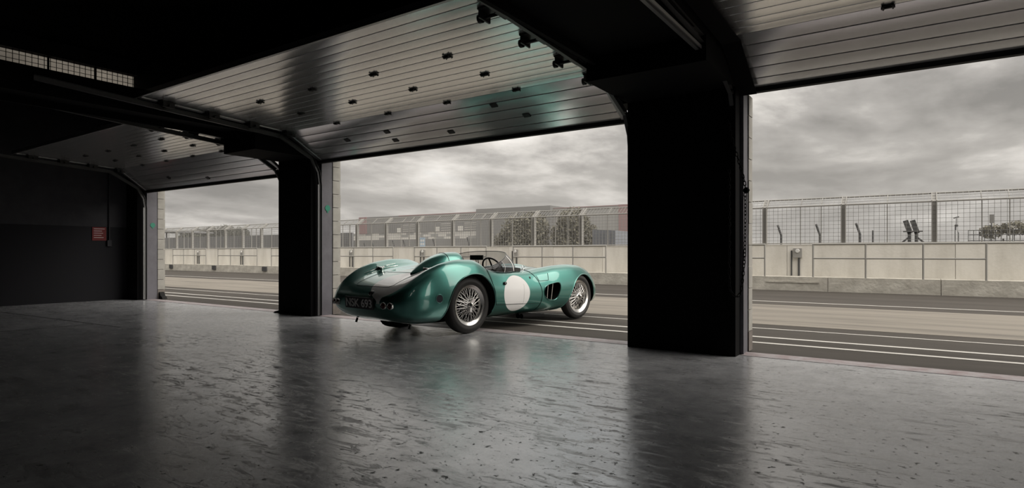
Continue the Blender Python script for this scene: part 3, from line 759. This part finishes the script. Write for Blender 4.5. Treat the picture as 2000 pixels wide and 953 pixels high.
#      x     zb    w     zm    zc    yc    zv    yv    zt
ST = [(-1.130, .405, .34, .440, .472, .27, .474, .14, .474),
      (-1.122, .375, .48, .440, .492, .38, .495, .20, .495),
      (-1.100, .335, .585, .440, .516, .47, .522, .25, .522),
      (-1.050, .280, .665, .442, .556, .56, .562, .30, .562),
      (-.97, .225, .722, .450, .618, .632, .612, .33, .610),
      (-.83, .180, .770, .462, .716, .680, .672, .36, .668),
      (-.65, .155, .798, .475, .812, .692, .728, .37, .724),
      (-.42, .145, .812, .490, .884, .680, .780, .36, .778),
      (-.15, .140, .818, .500, .918, .655, .815, .35, .815),
      (.05, .140, .812, .500, .914, .645, .830, .34, .832),
      (.20, .140, .798, .500, .872, .635, .825, .33, .830),
      (.34, .140, .780, .495, .800, .618, .800, .33, .812),
      (.60, .140, .765, .480, .755, .615, .775, .33, .79),
      (.90, .140, .760, .470, .748, .595, .772, .32, .80),
      (1.20, .140, .762, .465, .756, .580, .768, .31, .812),
      (1.50, .140, .768, .465, .784, .580, .765, .31, .815),
      (1.80, .145, .776, .470, .815, .585, .752, .32, .800),
      (2.10, .150, .778, .475, .828, .585, .726, .32, .768),
      (2.35, .155, .765, .470, .812, .575, .690, .31, .722),
      (2.58, .165, .730, .455, .758, .550, .632, .29, .655),
      (2.77, .185, .672, .430, .668, .500, .560, .26, .575),
      (2.90, .215, .590, .400, .565, .430, .490, .22, .498),
      (2.97, .255, .48, .375, .475, .34, .435, .18, .438),
      (3.00, .300, .34, .360, .410, .24, .40, .12, .40)]
XS = [s[0] for s in ST]
def hermite(x, col):
    i = 0
    while i < len(XS) - 2 and x > XS[i + 1]: i += 1
    x0, x1 = XS[i], XS[i + 1]; h = x1 - x0; t = (x - x0) / h
    y0, y1 = ST[i][col], ST[i + 1][col]
    def slope(j):
        if j == 0: return (ST[1][col] - ST[0][col]) / (XS[1] - XS[0]) * 1.5
        if j == len(XS) - 1: return (ST[-1][col] - ST[-2][col]) / (XS[-1] - XS[-2]) * 1.5
        a = (ST[j][col] - ST[j - 1][col]) / (XS[j] - XS[j - 1]); b = (ST[j + 1][col] - ST[j][col]) / (XS[j + 1] - XS[j])
        if a * b <= 0: return 0.0
        ha, hb = XS[j] - XS[j - 1], XS[j + 1] - XS[j]
        w1, w2 = 2 * hb + ha, hb + 2 * ha
        return (w1 + w2) / (w1 / a + w2 / b)
    m0, m1 = slope(i) * h, slope(i + 1) * h
    return (2 * t ** 3 - 3 * t ** 2 + 1) * y0 + (t ** 3 - 2 * t ** 2 + t) * m0 + (-2 * t ** 3 + 3 * t ** 2) * y1 + (t ** 3 - t ** 2) * m1
def half_section(x):
    zb, w_, zm, zc_, yc, zv, yv, zt = [hermite(x, c) for c in range(1, 9)]
    P = [(-.35 * w_, zb), (0, zb), (.55 * w_, zb), (.86 * w_, zb + .16 * (zm - zb)), (.975 * w_, zb + .5 * (zm - zb)), (w_, zm),
         (w_ - .14 * (w_ - yc), zm + .45 * (zc_ - zm)), (w_ - .46 * (w_ - yc), zm + .84 * (zc_ - zm)), (yc, zc_), (yc - .42 * (yc - yv), zc_ - .42 * (zc_ - zv)), (yv, zv), (0, zt), (-yv, zv)]
    pts = cr([(a, b, 0) for a, b in P], 6)
    return [(p.x, p.y) for p in pts[6:-6]]     # from bottom centre to top centre
NX = 170
xs = []
for k in range(NX + 1):
    t = k / NX; e = 0.5 - 0.5 * math.cos(PI * t)
    xs.append(XS[0] + (XS[-1] - XS[0]) * (0.55 * t + 0.45 * e))
verts = []; faces = []; R = None
for x in xs:
    h = half_section(x)
    ring = [(x, y_, z_) for y_, z_ in h] + [(x, -y_, z_) for y_, z_ in reversed(h[1:-1])]
    R = len(ring); verts += ring
for i in range(NX):
    for k in range(R):
        k2 = (k + 1) % R
        faces.append((i * R + k, i * R + k2, (i + 1) * R + k2, (i + 1) * R + k))
for i0, flip in ((0, True), (NX, False)):
    ctr = len(verts); ring = [verts[i0 * R + k] for k in range(R)]
    verts.append((ring[0][0] + (-.004 if flip else .004), 0, sum(v[2] for v in ring) / R))
    for k in range(R):
        f = (i0 * R + k, i0 * R + (k + 1) % R, ctr); faces.append(f[::-1] if not flip else f)
bme = bpy.data.meshes.new('body_shell'); bme.from_pydata(verts, [], faces)
bm = bmesh.new(); bm.from_mesh(bme); bmesh.ops.recalc_face_normals(bm, faces=bm.faces); bm.to_mesh(bme)
BV = BVHTree.FromBMesh(bm); bm.free()
for m in ('racing_green', 'well_black'): bme.materials.append(M[m])
bme.shade_smooth()
def hit_side(x, z, s=-1):
    r = BV.ray_cast(Vector((x, s * 2.0, z)), Vector((0, -s, 0))); return r[0], r[1]
def hit_top(x, y):
    r = BV.ray_cast(Vector((x, y, 2.0)), Vector((0, 0, -1))); return r[0], r[1]
def hit_rear(y, z):
    r = BV.ray_cast(Vector((-3, y, z)), Vector((1, 0, 0))); return r[0], r[1]
def surf_side(pts, s, lift=0.0):
    o = []
    for x, z in pts:
        p, n = hit_side(x, z, s)
        if p: o.append(p + n * lift)
    return o
def surf_top(pts, lift=0.0):
    o = []
    for x, y in pts:
        p, n = hit_top(x, y)
        if p: o.append(p + n * lift)
    return o
R_ARCH = [(-.56, -.05), (-.545, .10), (-.52, .21), (-.468, .33), (-.425, .46), (-.36, .575), (-.263, .665), (-.139, .72), (0, .742), (.145, .724), (.258, .66), (.334, .563), (.375, .45), (.385, .348), (.36, .25), (.34, .12), (.33, -.05)]
F_ARCH = [(1.70, -.05), (1.76, .10), (1.86, .20), (1.95, .33), (2.04, .485), (2.13, .59), (2.25, .655), (2.38, .678), (2.50, .655), (2.60, .585), (2.665, .48), (2.69, .36), (2.69, .2), (2.68, -.05)]
VENT = [(1.375, .445), (1.40, .515), (1.47, .55), (1.58, .568), (1.69, .578), (1.74, .555), (1.738, .48), (1.69, .38), (1.635, .335), (1.56, .328), (1.46, .348), (1.395, .39)]
def smooth_poly(pts, n=4, closed=False): return [(p.x, p.y) for p in cr([(a, b, 0) for a, b in pts], n, closed)]
cut_objs = []
def cutter(poly, a, b, axis):
    o = MB().prism(poly, a, b, axis).build('cutter', 'well_black'); o.data.materials.clear(); o.data.materials.append(M['well_black']); cut_objs.append(o)
for s in (-1, 1):
    a, b = sorted((s * .40, s * 1.1))
    cutter(smooth_poly(R_ARCH), a, b, 'y'); cutter(smooth_poly(F_ARCH), a, b, 'y')
    a, b = sorted((s * .42, s * 1.1)); cutter(smooth_poly(VENT, 4, True), a, b, 'y')
COCK = smooth_poly([(.10, 0), (.10, -.25), (.13, -.46), (.22, -.575), (.40, -.63), (.65, -.635), (.85, -.60), (.98, -.45), (1.03, -.2), (1.03, 0), (1.03, .2), (.98, .45), (.85, .60), (.65, .635), (.40, .63), (.22, .575), (.13, .46), (.10, .25)], 4, True)
cutter(COCK, .30, 1.4, 'z')
body = link('body', bme, car)
for c_ in cut_objs:
    c_.parent = car
    md = body.modifiers.new('cut', 'BOOLEAN'); md.operation = 'DIFFERENCE'; md.solver = 'EXACT'; md.object = c_; md.material_mode = 'TRANSFER'
bpy.context.view_layer.update()
dg = bpy.context.evaluated_depsgraph_get()
nm = bpy.data.meshes.new_from_object(body.evaluated_get(dg))
body.modifiers.clear(); body.data = nm; nm.name = 'body'
nm.shade_smooth(); nm.set_sharp_from_angle(angle=math.radians(38))
for c_ in cut_objs: bpy.data.objects.remove(c_, do_unlink=True)
body['label'] = 'metallic green body with white roundels'

# panels cut from the same surface, standing a hair proud
def panel(name, planes, lift=0.002, side=None):
    b = bmesh.new(); b.from_mesh(bme)
    for co, no in planes:
        bmesh.ops.bisect_plane(b, geom=b.verts[:] + b.edges[:] + b.faces[:], plane_co=co, plane_no=no, clear_outer=True)
    b.normal_update()
    for v in b.verts: v.co += v.normal * lift
    me = bpy.data.meshes.new(name); b.to_mesh(me); b.free(); me.materials.append(M['racing_green']); me.shade_smooth()
    return link(name, me, car)
def poly_planes(poly, s):
    """convex polygon (x,z), clockwise or not -> cutting planes"""
    c = Vector((sum(p[0] for p in poly) / len(poly), sum(p[1] for p in poly) / len(poly))); pl = []
    for i in range(len(poly)):
        a, b = Vector(poly[i]), Vector(poly[(i + 1) % len(poly)]); d = b - a; n = Vector((d.y, -d.x))
        if n.dot(a - c) < 0: n = -n
        pl.append(((a.x, 0, a.y), (n.x, 0, n.y)))
    pl.append(((0, s * .64, 0), (0, -s, 0)))
    return pl
DOOR = [(.262, .80), (.31, .70), (.368, .53), (.405, .335), (.945, .315), (.962, .58), (.93, .80)]
for s in (-1, 1): panel('door', poly_planes([(.30, .82), (.405, .335), (.945, .315), (.962, .58), (.93, .82)], s))
def gap(name, pts, r=0.0032, m='gap_line', closed=False): return MB().tube(pts, r, 6, closed=closed).build(name, m, car, smooth=60)
def dense(pts, n=6): return [(p.x, p.y) for p in cr([(a, b, 0) for a, b in pts], n)]
def lin(pts, n=8):
    o = []
    for a, b in zip(pts[:-1], pts[1:]):
        for k in range(n): o.append((a[0] + (b[0] - a[0]) * k / n, a[1] + (b[1] - a[1]) * k / n))
    return o + [pts[-1]]
for s in (-1, 1):
    gap('door_gap', surf_side(lin([(.285, .775), (.31, .70), (.368, .53), (.405, .335), (.945, .315)]), s, .001), .004)
    gap('door_gap', surf_side(lin([(.945, .315), (.962, .58)]), s, .001), .002)
    gap('sill_gap', surf_side(lin([(.945, .315), (1.32, .30)]), s, .001), .0022)
    gap('bonnet_gap', surf_side(dense([(1.20, .72), (1.27, .63), (1.325, .50), (1.335, .40), (1.315, .29), (1.25, .20)]), s, .001), .0045)
    gap('arch_lip', surf_side(smooth_poly(R_ARCH[2:-2], 5), s, -.002), .009, 'plain_green')
    gap('arch_lip', surf_side(smooth_poly(F_ARCH[1:-2], 5), s, -.002), .009, 'racing_green')
    vl = surf_side(smooth_poly(VENT, 5, True), s, 0); gap('vent_lip', vl, .008, 'racing_green', True)
    for (xa, za), (xb, zb_) in (((1.478, .552), (1.452, .35)), ((1.588, .568), (1.545, .33))):
        pa, pb = hit_side(xa, za, s)[0], hit_side(xb, zb_, s)[0]
        MB().bar(pa - Vector((0, s * .012, 0)), pb - Vector((0, s * .012, 0)), .012, .02, (0, 1, 0)).build('vent_bar', 'alloy', car)
    # bonnet fastener flap
    gap('flap_gap', surf_top(lin([(1.27, s * .70), (1.30, s * .735), (1.50, s * .74), (1.53, s * .70)], 5), .001), .0035)
    p, n = hit_side(-.585, .470, s)
    q = n.to_track_quat('Y', 'Z').to_matrix().to_4x4()
    MB().lathe([(0, .004), (.046, .004), (.048, 0), (.048, -.01)], 28, 'y').xf(Matrix.Translation(p) @ q).build('jack_plug', 'disc_navy', car, smooth=40)
    MB().lathe([(.046, .003), (.050, .005), (.054, .003), (.054, -.006), (.046, -.006)], 28, 'y', closed=True).xf(Matrix.Translation(p) @ q).build('plug_ring', 'racing_green', car, smooth=60)
    p, n = hit_side(1.13, .66, s); q = n.to_track_quat('Y', 'Z').to_matrix().to_4x4()
    MB().lathe([(0, .006), (.012, .006), (.018, 0), (.018, -.004)], 16, 'y').xf(Matrix.Translation(p) @ q).build('fuel_stud', 'mirror_black', car, smooth=40)
    p, n = hit_side(.575, .60, s); q = n.to_track_quat('Y', 'Z').to_matrix().to_4x4()
    MB().lathe([(0, .03), (.018, .028), (.024, .015), (.014, .008), (.012, 0)], 16, 'y').xf(Matrix.Translation(p) @ q).build('door_handle', 'mirror_black', car, smooth=50)
gap('bonnet_gap', surf_top(dense([(1.20, -.66), (1.17, -.5), (1.15, -.3), (1.15, 0), (1.15, .3), (1.17, .5), (1.20, .66)]), .001), .0045)
# rear deck lid lines
gap('lid_gap', surf_top(lin([(-.52, -.43), (-.94, -.42), (-.985, -.37), (-.985, .27), (-.94, .32), (-.55, .34), (-.52, .31), (-.52, -.43)], 10), .0005), .0026)

# headrest fairing behind the driver
hb = MB(); rings = []
HR = [(.125, .165, 1.000), (.09, .172, 1.012), (.0, .175, 1.012), (-.12, .17, 1.0), (-.24, .155, .968), (-.36, .13, .918), (-.47, .098, .855), (-.55, .06, .80), (-.60, .02, .765)]
NR = 20
hpts = cr([(a, b, c) for a, b, c in HR], 5)
vs = []
for p in hpts:
    x, wd, zt_ = p
    base = .70 if x > -.6 else hit_top(x, -.30)[0].z - .03
    base = min(base, hit_top(x, -.30)[0].z - .03)
    for k in range(NR + 1):
        a = PI * k / NR
        ca, sa = math.cos(a), math.sin(a)
        yy = -.30 + wd * (abs(ca) ** .8) * (1 if ca > 0 else -1); zz = base + (zt_ - base) * (sa ** .62)
        vs.append((x, yy, zz))
fs = []
for i in range(len(hpts) - 1):
    for k in range(NR): fs.append((i * (NR + 1) + k, i * (NR + 1) + k + 1, (i + 1) * (NR + 1) + k + 1, (i + 1) * (NR + 1) + k))
fs.append(tuple(range(NR + 1))); fs.append(tuple((len(hpts) - 1) * (NR + 1) + k for k in range(NR + 1))[::-1])
hb.add(vs, fs); hr = hb.build('headrest', 'plain_green', car, smooth=45)
j = min(range(len(hpts)), key=lambda i: abs(hpts[i].x + .12))
MB().tube([Vector(v) + Vector((0, (v[1] + .30) * .006, .001)) for v in vs[j * (NR + 1):(j + 1) * (NR + 1)]], .0032, 6).build('headrest_seam', 'gap_line', hr)
MB().prism([(-.30 + .13 * math.cos(2 * PI * k / 20), .90 + .075 * math.sin(2 * PI * k / 20)) for k in range(20)], .12, .155, 'x').build('pad', 'leather', hr)

# filler caps with straps
for s, y in ((-1, -.475), (1, .475)):
    p, n = hit_top(-.50, y)
    fc = bpy.data.objects.new('filler_cap', None); C.objects.link(fc); fc.parent = car; fc.location = p; fc.empty_display_size = .05
    MB().lathe([(.045, -.01), (.045, .018), (.036, .026), (0, .028)], 24, 'z').build('cap', 'chrome', fc, smooth=40)
    MB().tube([(-.02, -.05, .015), (-.055, -.0, .03), (-.02, .05, .015)], .006, 8).build('lever', 'chrome', fc, smooth=60)
    MB().lathe([(.010, -.012), (.017, 0), (.010, .012)], 10, 'x', (.05, 0, .02)).build('hinge_pin', 'chrome', fc, smooth=60)
    for dy in (-.028, .028):
        pts = surf_top([(-.50 + t * .02, y + dy) for t in range(-11, 14)], .004)
        MB().tube(pts, .004, 6).build('strap', 'chrome', car, smooth=60)

# number plate
def on_rear(y, z, lift=0.0):
    p, n = hit_rear(y, z); return p + n * lift, n
pp, pn = on_rear(0, .415)
npl = bpy.data.objects.new('number_plate', None); C.objects.link(npl); npl.parent = car; npl.empty_display_size = .05
npl.location = Vector((min(on_rear(.03 + dy, .415 + dz)[0].x for dy in (-.28, 0, .28) for dz in (-.06, 0, .06)) - .012, -.01, .415))
npl.rotation_euler = (0, math.radians(-4), 0)
MB().prism(smooth_poly([(-.285, -.062), (-.278, -.068), (.278, -.068), (.285, -.062), (.285, .062), (.278, .068), (-.278, .068), (-.285, .062)], 1, True), -.004, .006, 'x').build('plate', 'plate_black', npl)
MB().box((.004, -.2, -.04), (.13, .2, .04)).build('bracket', 'plate_black', npl)
tcv = bpy.data.curves.new('plate_text', 'FONT'); tcv.body = 'NSK 693'; tcv.size = .165; tcv.align_x = 'CENTER'; tcv.align_y = 'CENTER'; tcv.extrude = .0015; tcv.offset = .0026
to = bpy.data.objects.new('tmp_text', tcv); C.objects.link(to)
bpy.context.view_layer.update(); dg = bpy.context.evaluated_depsgraph_get()
tme = bpy.data.meshes.new_from_object(to.evaluated_get(dg)); bpy.data.objects.remove(to, do_unlink=True)
tme.materials.clear(); tme.materials.append(M['plate_silver'])
bb = [v.co.copy() for v in tme.vertices]; wx = max(v.x for v in bb) - min(v.x for v in bb); cxm = (max(v.x for v in bb) + min(v.x for v in bb)) / 2
hy = max(v.y for v in bb) - min(v.y for v in bb); cym = (max(v.y for v in bb) + min(v.y for v in bb)) / 2
for v in tme.vertices:
    X_, Y_, Z_ = v.co; v.co = (-.0055 - Z_, -(X_ - cxm) / wx * .525, (Y_ - cym) / hy * .098)
lt = link('lettering', tme, npl)

# tail lamps: two round ones on each side
for s in (-1, 1):
    for y in (.475, .575):
        p, n = on_rear(s * y, .405)
        tl = bpy.data.objects.new('tail_lamp', None); C.objects.link(tl); tl.parent = car; tl.location = p - Vector((.012, 0, 0)); tl.empty_display_size = .05
        tl.rotation_euler = (0, 0, -s * math.radians(14))
        MB().lathe([(0, -.012), (.022, -.010), (.032, 0)], 24, 'x').build('lens', 'lens_red', tl, smooth=60)
        MB().lathe([(.030, -.006), (.036, -.012), (.041, -.006), (.042, .02), (.030, .02)], 28, 'x', closed=True).build('bezel', 'chrome', tl, smooth=60)
        MB().lathe([(.040, .01), (.046, .10)], 20, 'x').build('shell', 'plate_black', tl, smooth=60)
p, n = on_rear(-.20, .53)
rl = bpy.data.objects.new('plate_lamp', None); C.objects.link(rl); rl.parent = car; rl.location = p
MB().lathe([(0, -.03), (.022, -.024), (.03, 0), (.03, .02)], 20, 'x').build('cup', 'mirror_black', rl, smooth=60)
MB().lathe([(.018, -.031), (.024, -.030), (.020, -.022)], 20, 'x', closed=True).build('bezel', 'chrome', rl, smooth=60)
# underside pieces
MB().lathe([(0, -.30), (.12, -.26), (.16, -.1), (.16, .12), (.10, .28), (0, .30)], 20, 'y').xf(Matrix.Translation((-.60, .0, .185)) @ Matrix.Diagonal((1.1, .7, .66, 1))).build('final_drive', 'well_black', car, smooth=60)
for y in (.45, -.62): MB().tube([(-.86, y, .185), (-.88, y, .13)], .014, 8).build('breather_pipe', 'mirror_black', car, smooth=60)
for k in (0, 1): MB().tube([(1.0, -.60 - k * .07, .135), (1.3, -.62 - k * .07, .12), (1.42, -.66 - k * .06, .11)], .035, 12).build('exhaust_pipe', 'well_black', car, smooth=60)

# windscreen
SB = [(.275, -.668, .785), (.48, -.672, .752), (.66, -.668, .742), (.85, -.640, .742), (1.02, -.555, .752), (1.15, -.35, .775), (1.19, 0, .795)]
TP = [(.275, -.664, .792), (.48, -.648, .84), (.67, -.60, .895), (.82, -.535, .95), (.93, -.44, .998), (1.0, -.25, 1.022), (1.03, 0, 1.026)]
def mir(l): return l + [(a, -b, c) for a, b, c in reversed(l[:-1])]
sbp = cr(mir(SB), 8); tpp = cr(mir(TP), 8); ns = len(sbp)
wv = []; wf = []
for i in range(ns):
    for k in range(9):
        t = k / 8; p = sbp[i].lerp(tpp[i], t); outw = Vector((p.x - .4, p.y, 0)).normalized() * .03 * math.sin(PI * t); wv.append(p + outw)
for i in range(ns - 1):
    for k in range(8): wf.append((i * 9 + k, (i + 1) * 9 + k, (i + 1) * 9 + k + 1, i * 9 + k + 1))
ws = MB(); ws.add(wv, wf); wso = ws.build('windscreen', 'perspex', car, smooth=80)
MB().tube(tpp, .0045, 6).build('screen_edge', 'mirror_black', wso, smooth=60)
MB().tube([v - Vector((0, 0, .002)) for v in sbp], .005, 6).build('screen_base', 'gap_line', wso, smooth=60)
for i in (16, ns - 17): MB().tube([wv[i * 9 + k] for k in range(9)], .004, 6).build('screen_strip', 'white', wso, smooth=60)
for i in (26, ns - 27): MB().tube([wv[i * 9 + k] for k in range(9)], .005, 6).build('screen_strip', 'alloy', wso, smooth=60)
for i in (2, 10, 18, 26): 
    for ii in (i, ns - 1 - i):
        MB().lathe([(0, .006), (.008, .004), (.008, 0)], 8, 'z', tuple(sbp[ii] + Vector((0, -.004 if ii < ns / 2 else .004, .006)))).build('screen_screw', 'mirror_black', wso)
# cockpit
MB().prism([(.82, .42), (1.06, .42), (1.06, .79), (.98, .80), (.86, .70)], -.6, .6, 'y').build('dashboard', 'leather', car)
sw = bpy.data.objects.new('steering_wheel', None); C.objects.link(sw); sw.parent = car; sw.location = (.83, -.30, .77); sw.rotation_euler = (0, math.radians(-30), 0); sw.empty_display_size = .05
MB().tube([(0, .185 * math.cos(2 * PI * k / 40), .185 * math.sin(2 * PI * k / 40)) for k in range(40)], .0125, 10, closed=True).build('rim', 'mirror_black', sw, smooth=80)
for k in range(3):
    a = PI / 2 + k * 2 * PI / 3
    MB().bar((0, 0, 0), (0, .18 * math.cos(a), .18 * math.sin(a)), .03, .004, (1, 0, 0)).build('spoke', 'mirror_black', sw)
MB().lathe([(0, -.02), (.03, -.015), (.035, .01), (.02, .2), (0, .2)], 16, 'x').build('boss', 'mirror_black', sw, smooth=50)
for y in (-.30, .30):
    st = MB().prism(smooth_poly([(.14, .36), (.60, .33), (.62, .40), (.30, .43), (.22, .52), (.16, .80), (.12, .80)], 3, True), y - .2, y + .2, 'y').build('seat', 'leather', car, smooth=50)
rm_ = bpy.data.objects.new('rear_mirror', None); C.objects.link(rm_); rm_.parent = car; rm_.location = (.84, .04, .935); rm_.rotation_euler = (0, 0, math.radians(22)); rm_.empty_display_size = .05
MB().prism(smooth_poly([(-.10, -.028), (-.09, -.034), (.09, -.034), (.10, -.028), (.10, .028), (.09, .034), (-.09, .034), (-.10, .028)], 2, True), -.012, .012, 'x').build('housing', 'mirror_black', rm_)
MB().tube([(.01, .015, -.03), (.06, .015, -.19)], .006, 8).tube([(.01, -.015, -.03), (.06, -.015, -.19)], .006, 8).build('stalk', 'mirror_black', rm_, smooth=60)
# small chrome bracket at the foot of the screen
p, n = hit_top(1.10, -.60)
MB().tube([p + Vector((0, 0, .0)), p + Vector((-.02, -.01, .05)), p + Vector((.01, 0, .085)), p + Vector((.05, .01, .06)), p], .004, 6).build('screen_stay', 'chrome', car, smooth=60)

# wheels
def wheel_meshes(rt, rr, wd):
    h = wd / 2
    ty = [(rr - .004, -h * .62), (rr + .006, -h * .80), (rr + .03, -h * .95), (rr + (rt - rr) * .5, -h * 1.03), (rt - .03, -h * .92), (rt - .012, -h * .78), (rt - .003, -h * .55), (rt, -h * .25), (rt, h * .25), (rt - .003, h * .55), (rt - .012, h * .78), (rt - .03, h * .92), (rr + (rt - rr) * .5, h * 1.03), (rr + .03, h * .95), (rr + .006, h * .80), (rr - .004, h * .62)]
    tyre = MB().lathe([(p.x, p.y) for p in cr([(a, b, 0) for a, b in ty], 3)], 72, 'y').mesh('tyre', 'tyre', smooth=180)
    rp = [(rr - .045, -h * .2), (rr - .036, -h * .5), (rr - .024, -h * .74), (rr - .008, -h * .80), (rr + .005, -h * .86), (rr + .011, -h * .90), (rr + .012, -h * .80), (rr + .0, -h * .68), (rr - .012, -h * .4), (rr - .02, 0), (rr - .012, h * .5), (rr + .01, h * .85), (rr - .01, h * .85), (rr - .035, h * .4)]
    rim = MB().lathe(rp, 72, 'y', closed=True).mesh('rim', 'alloy', smooth=50)
    sp = MB()
    rnd_layers = [(20, .042, -h * .92, rr - .030, -h * .55, .55), (20, .042, -h * .92, rr - .030, -h * .55, -.55), (12, .06, h * .2, rr - .035, -h * .05, .7), (12, .06, h * .2, rr - .035, -h * .05, -.7)]
    for n_, r0, y0, r1, y1, tw in rnd_layers:
        for k in range(n_):
            a = 2 * PI * (k + (.25 if tw > 0 else -.25)) / n_
            sp.tube([(r0 * math.cos(a + tw), y0, r0 * math.sin(a + tw)), (r1 * math.cos(a), y1, r1 * math.sin(a))], .0029, 5)
    spokes = sp.mesh('wire_spokes', 'chrome', smooth=80)
    hub = MB().lathe([(0, -h * 1.02), (.034, -h * 1.0), (.046, -h * .9), (.048, -h * .5), (.055, 0), (.062, h * .25), (0, h * .25)], 28, 'y').mesh('hub', 'chrome', smooth=40)
    s2 = MB().lathe([(0, -h - .045), (.014, -h - .044), (.028, -h - .03), (.036, -h - .005), (.036, -h + .012)], 24, 'y')
    for sg in (-1, 1):
        s2.bar((0, -h - .012, sg * .02), (sg * .012, -h - .03, sg * .085), .032, .013, (0, 1, 0))
    spin = s2.mesh('spinner', 'chrome', smooth=40)
    drum = MB().lathe([(0, h * .3), (.15, h * .3), (.165, h * .4), (.165, h * 1.1), (0, h * 1.1)], 36, 'y').mesh('brake_drum', 'well_black', smooth=40)
    return (('tyre', tyre), ('rim', rim), ('wire_spokes', spokes), ('hub', hub), ('spinner', spin), ('brake_drum', drum))
WR = wheel_meshes(.352, .240, .165); WF = wheel_meshes(.340, .236, .150)
for x, r, ms in ((0, .352, WR), (WB, .340, WF)):
    for s in (-1, 1):
        wo = bpy.data.objects.new('wheel', None); C.objects.link(wo); wo.parent = car; wo.empty_display_size = .1
        wo.location = (x, s * .628, r); wo.rotation_euler = (0, random.uniform(0, 1), 0 if s < 0 else PI)
        wo['label'] = ('rear' if x == 0 else 'front') + ' wire wheel with black tyre'
        for nme, me in ms: link(nme, me, wo)
bpy.data.meshes.remove(bme) if bme.users == 0 else None
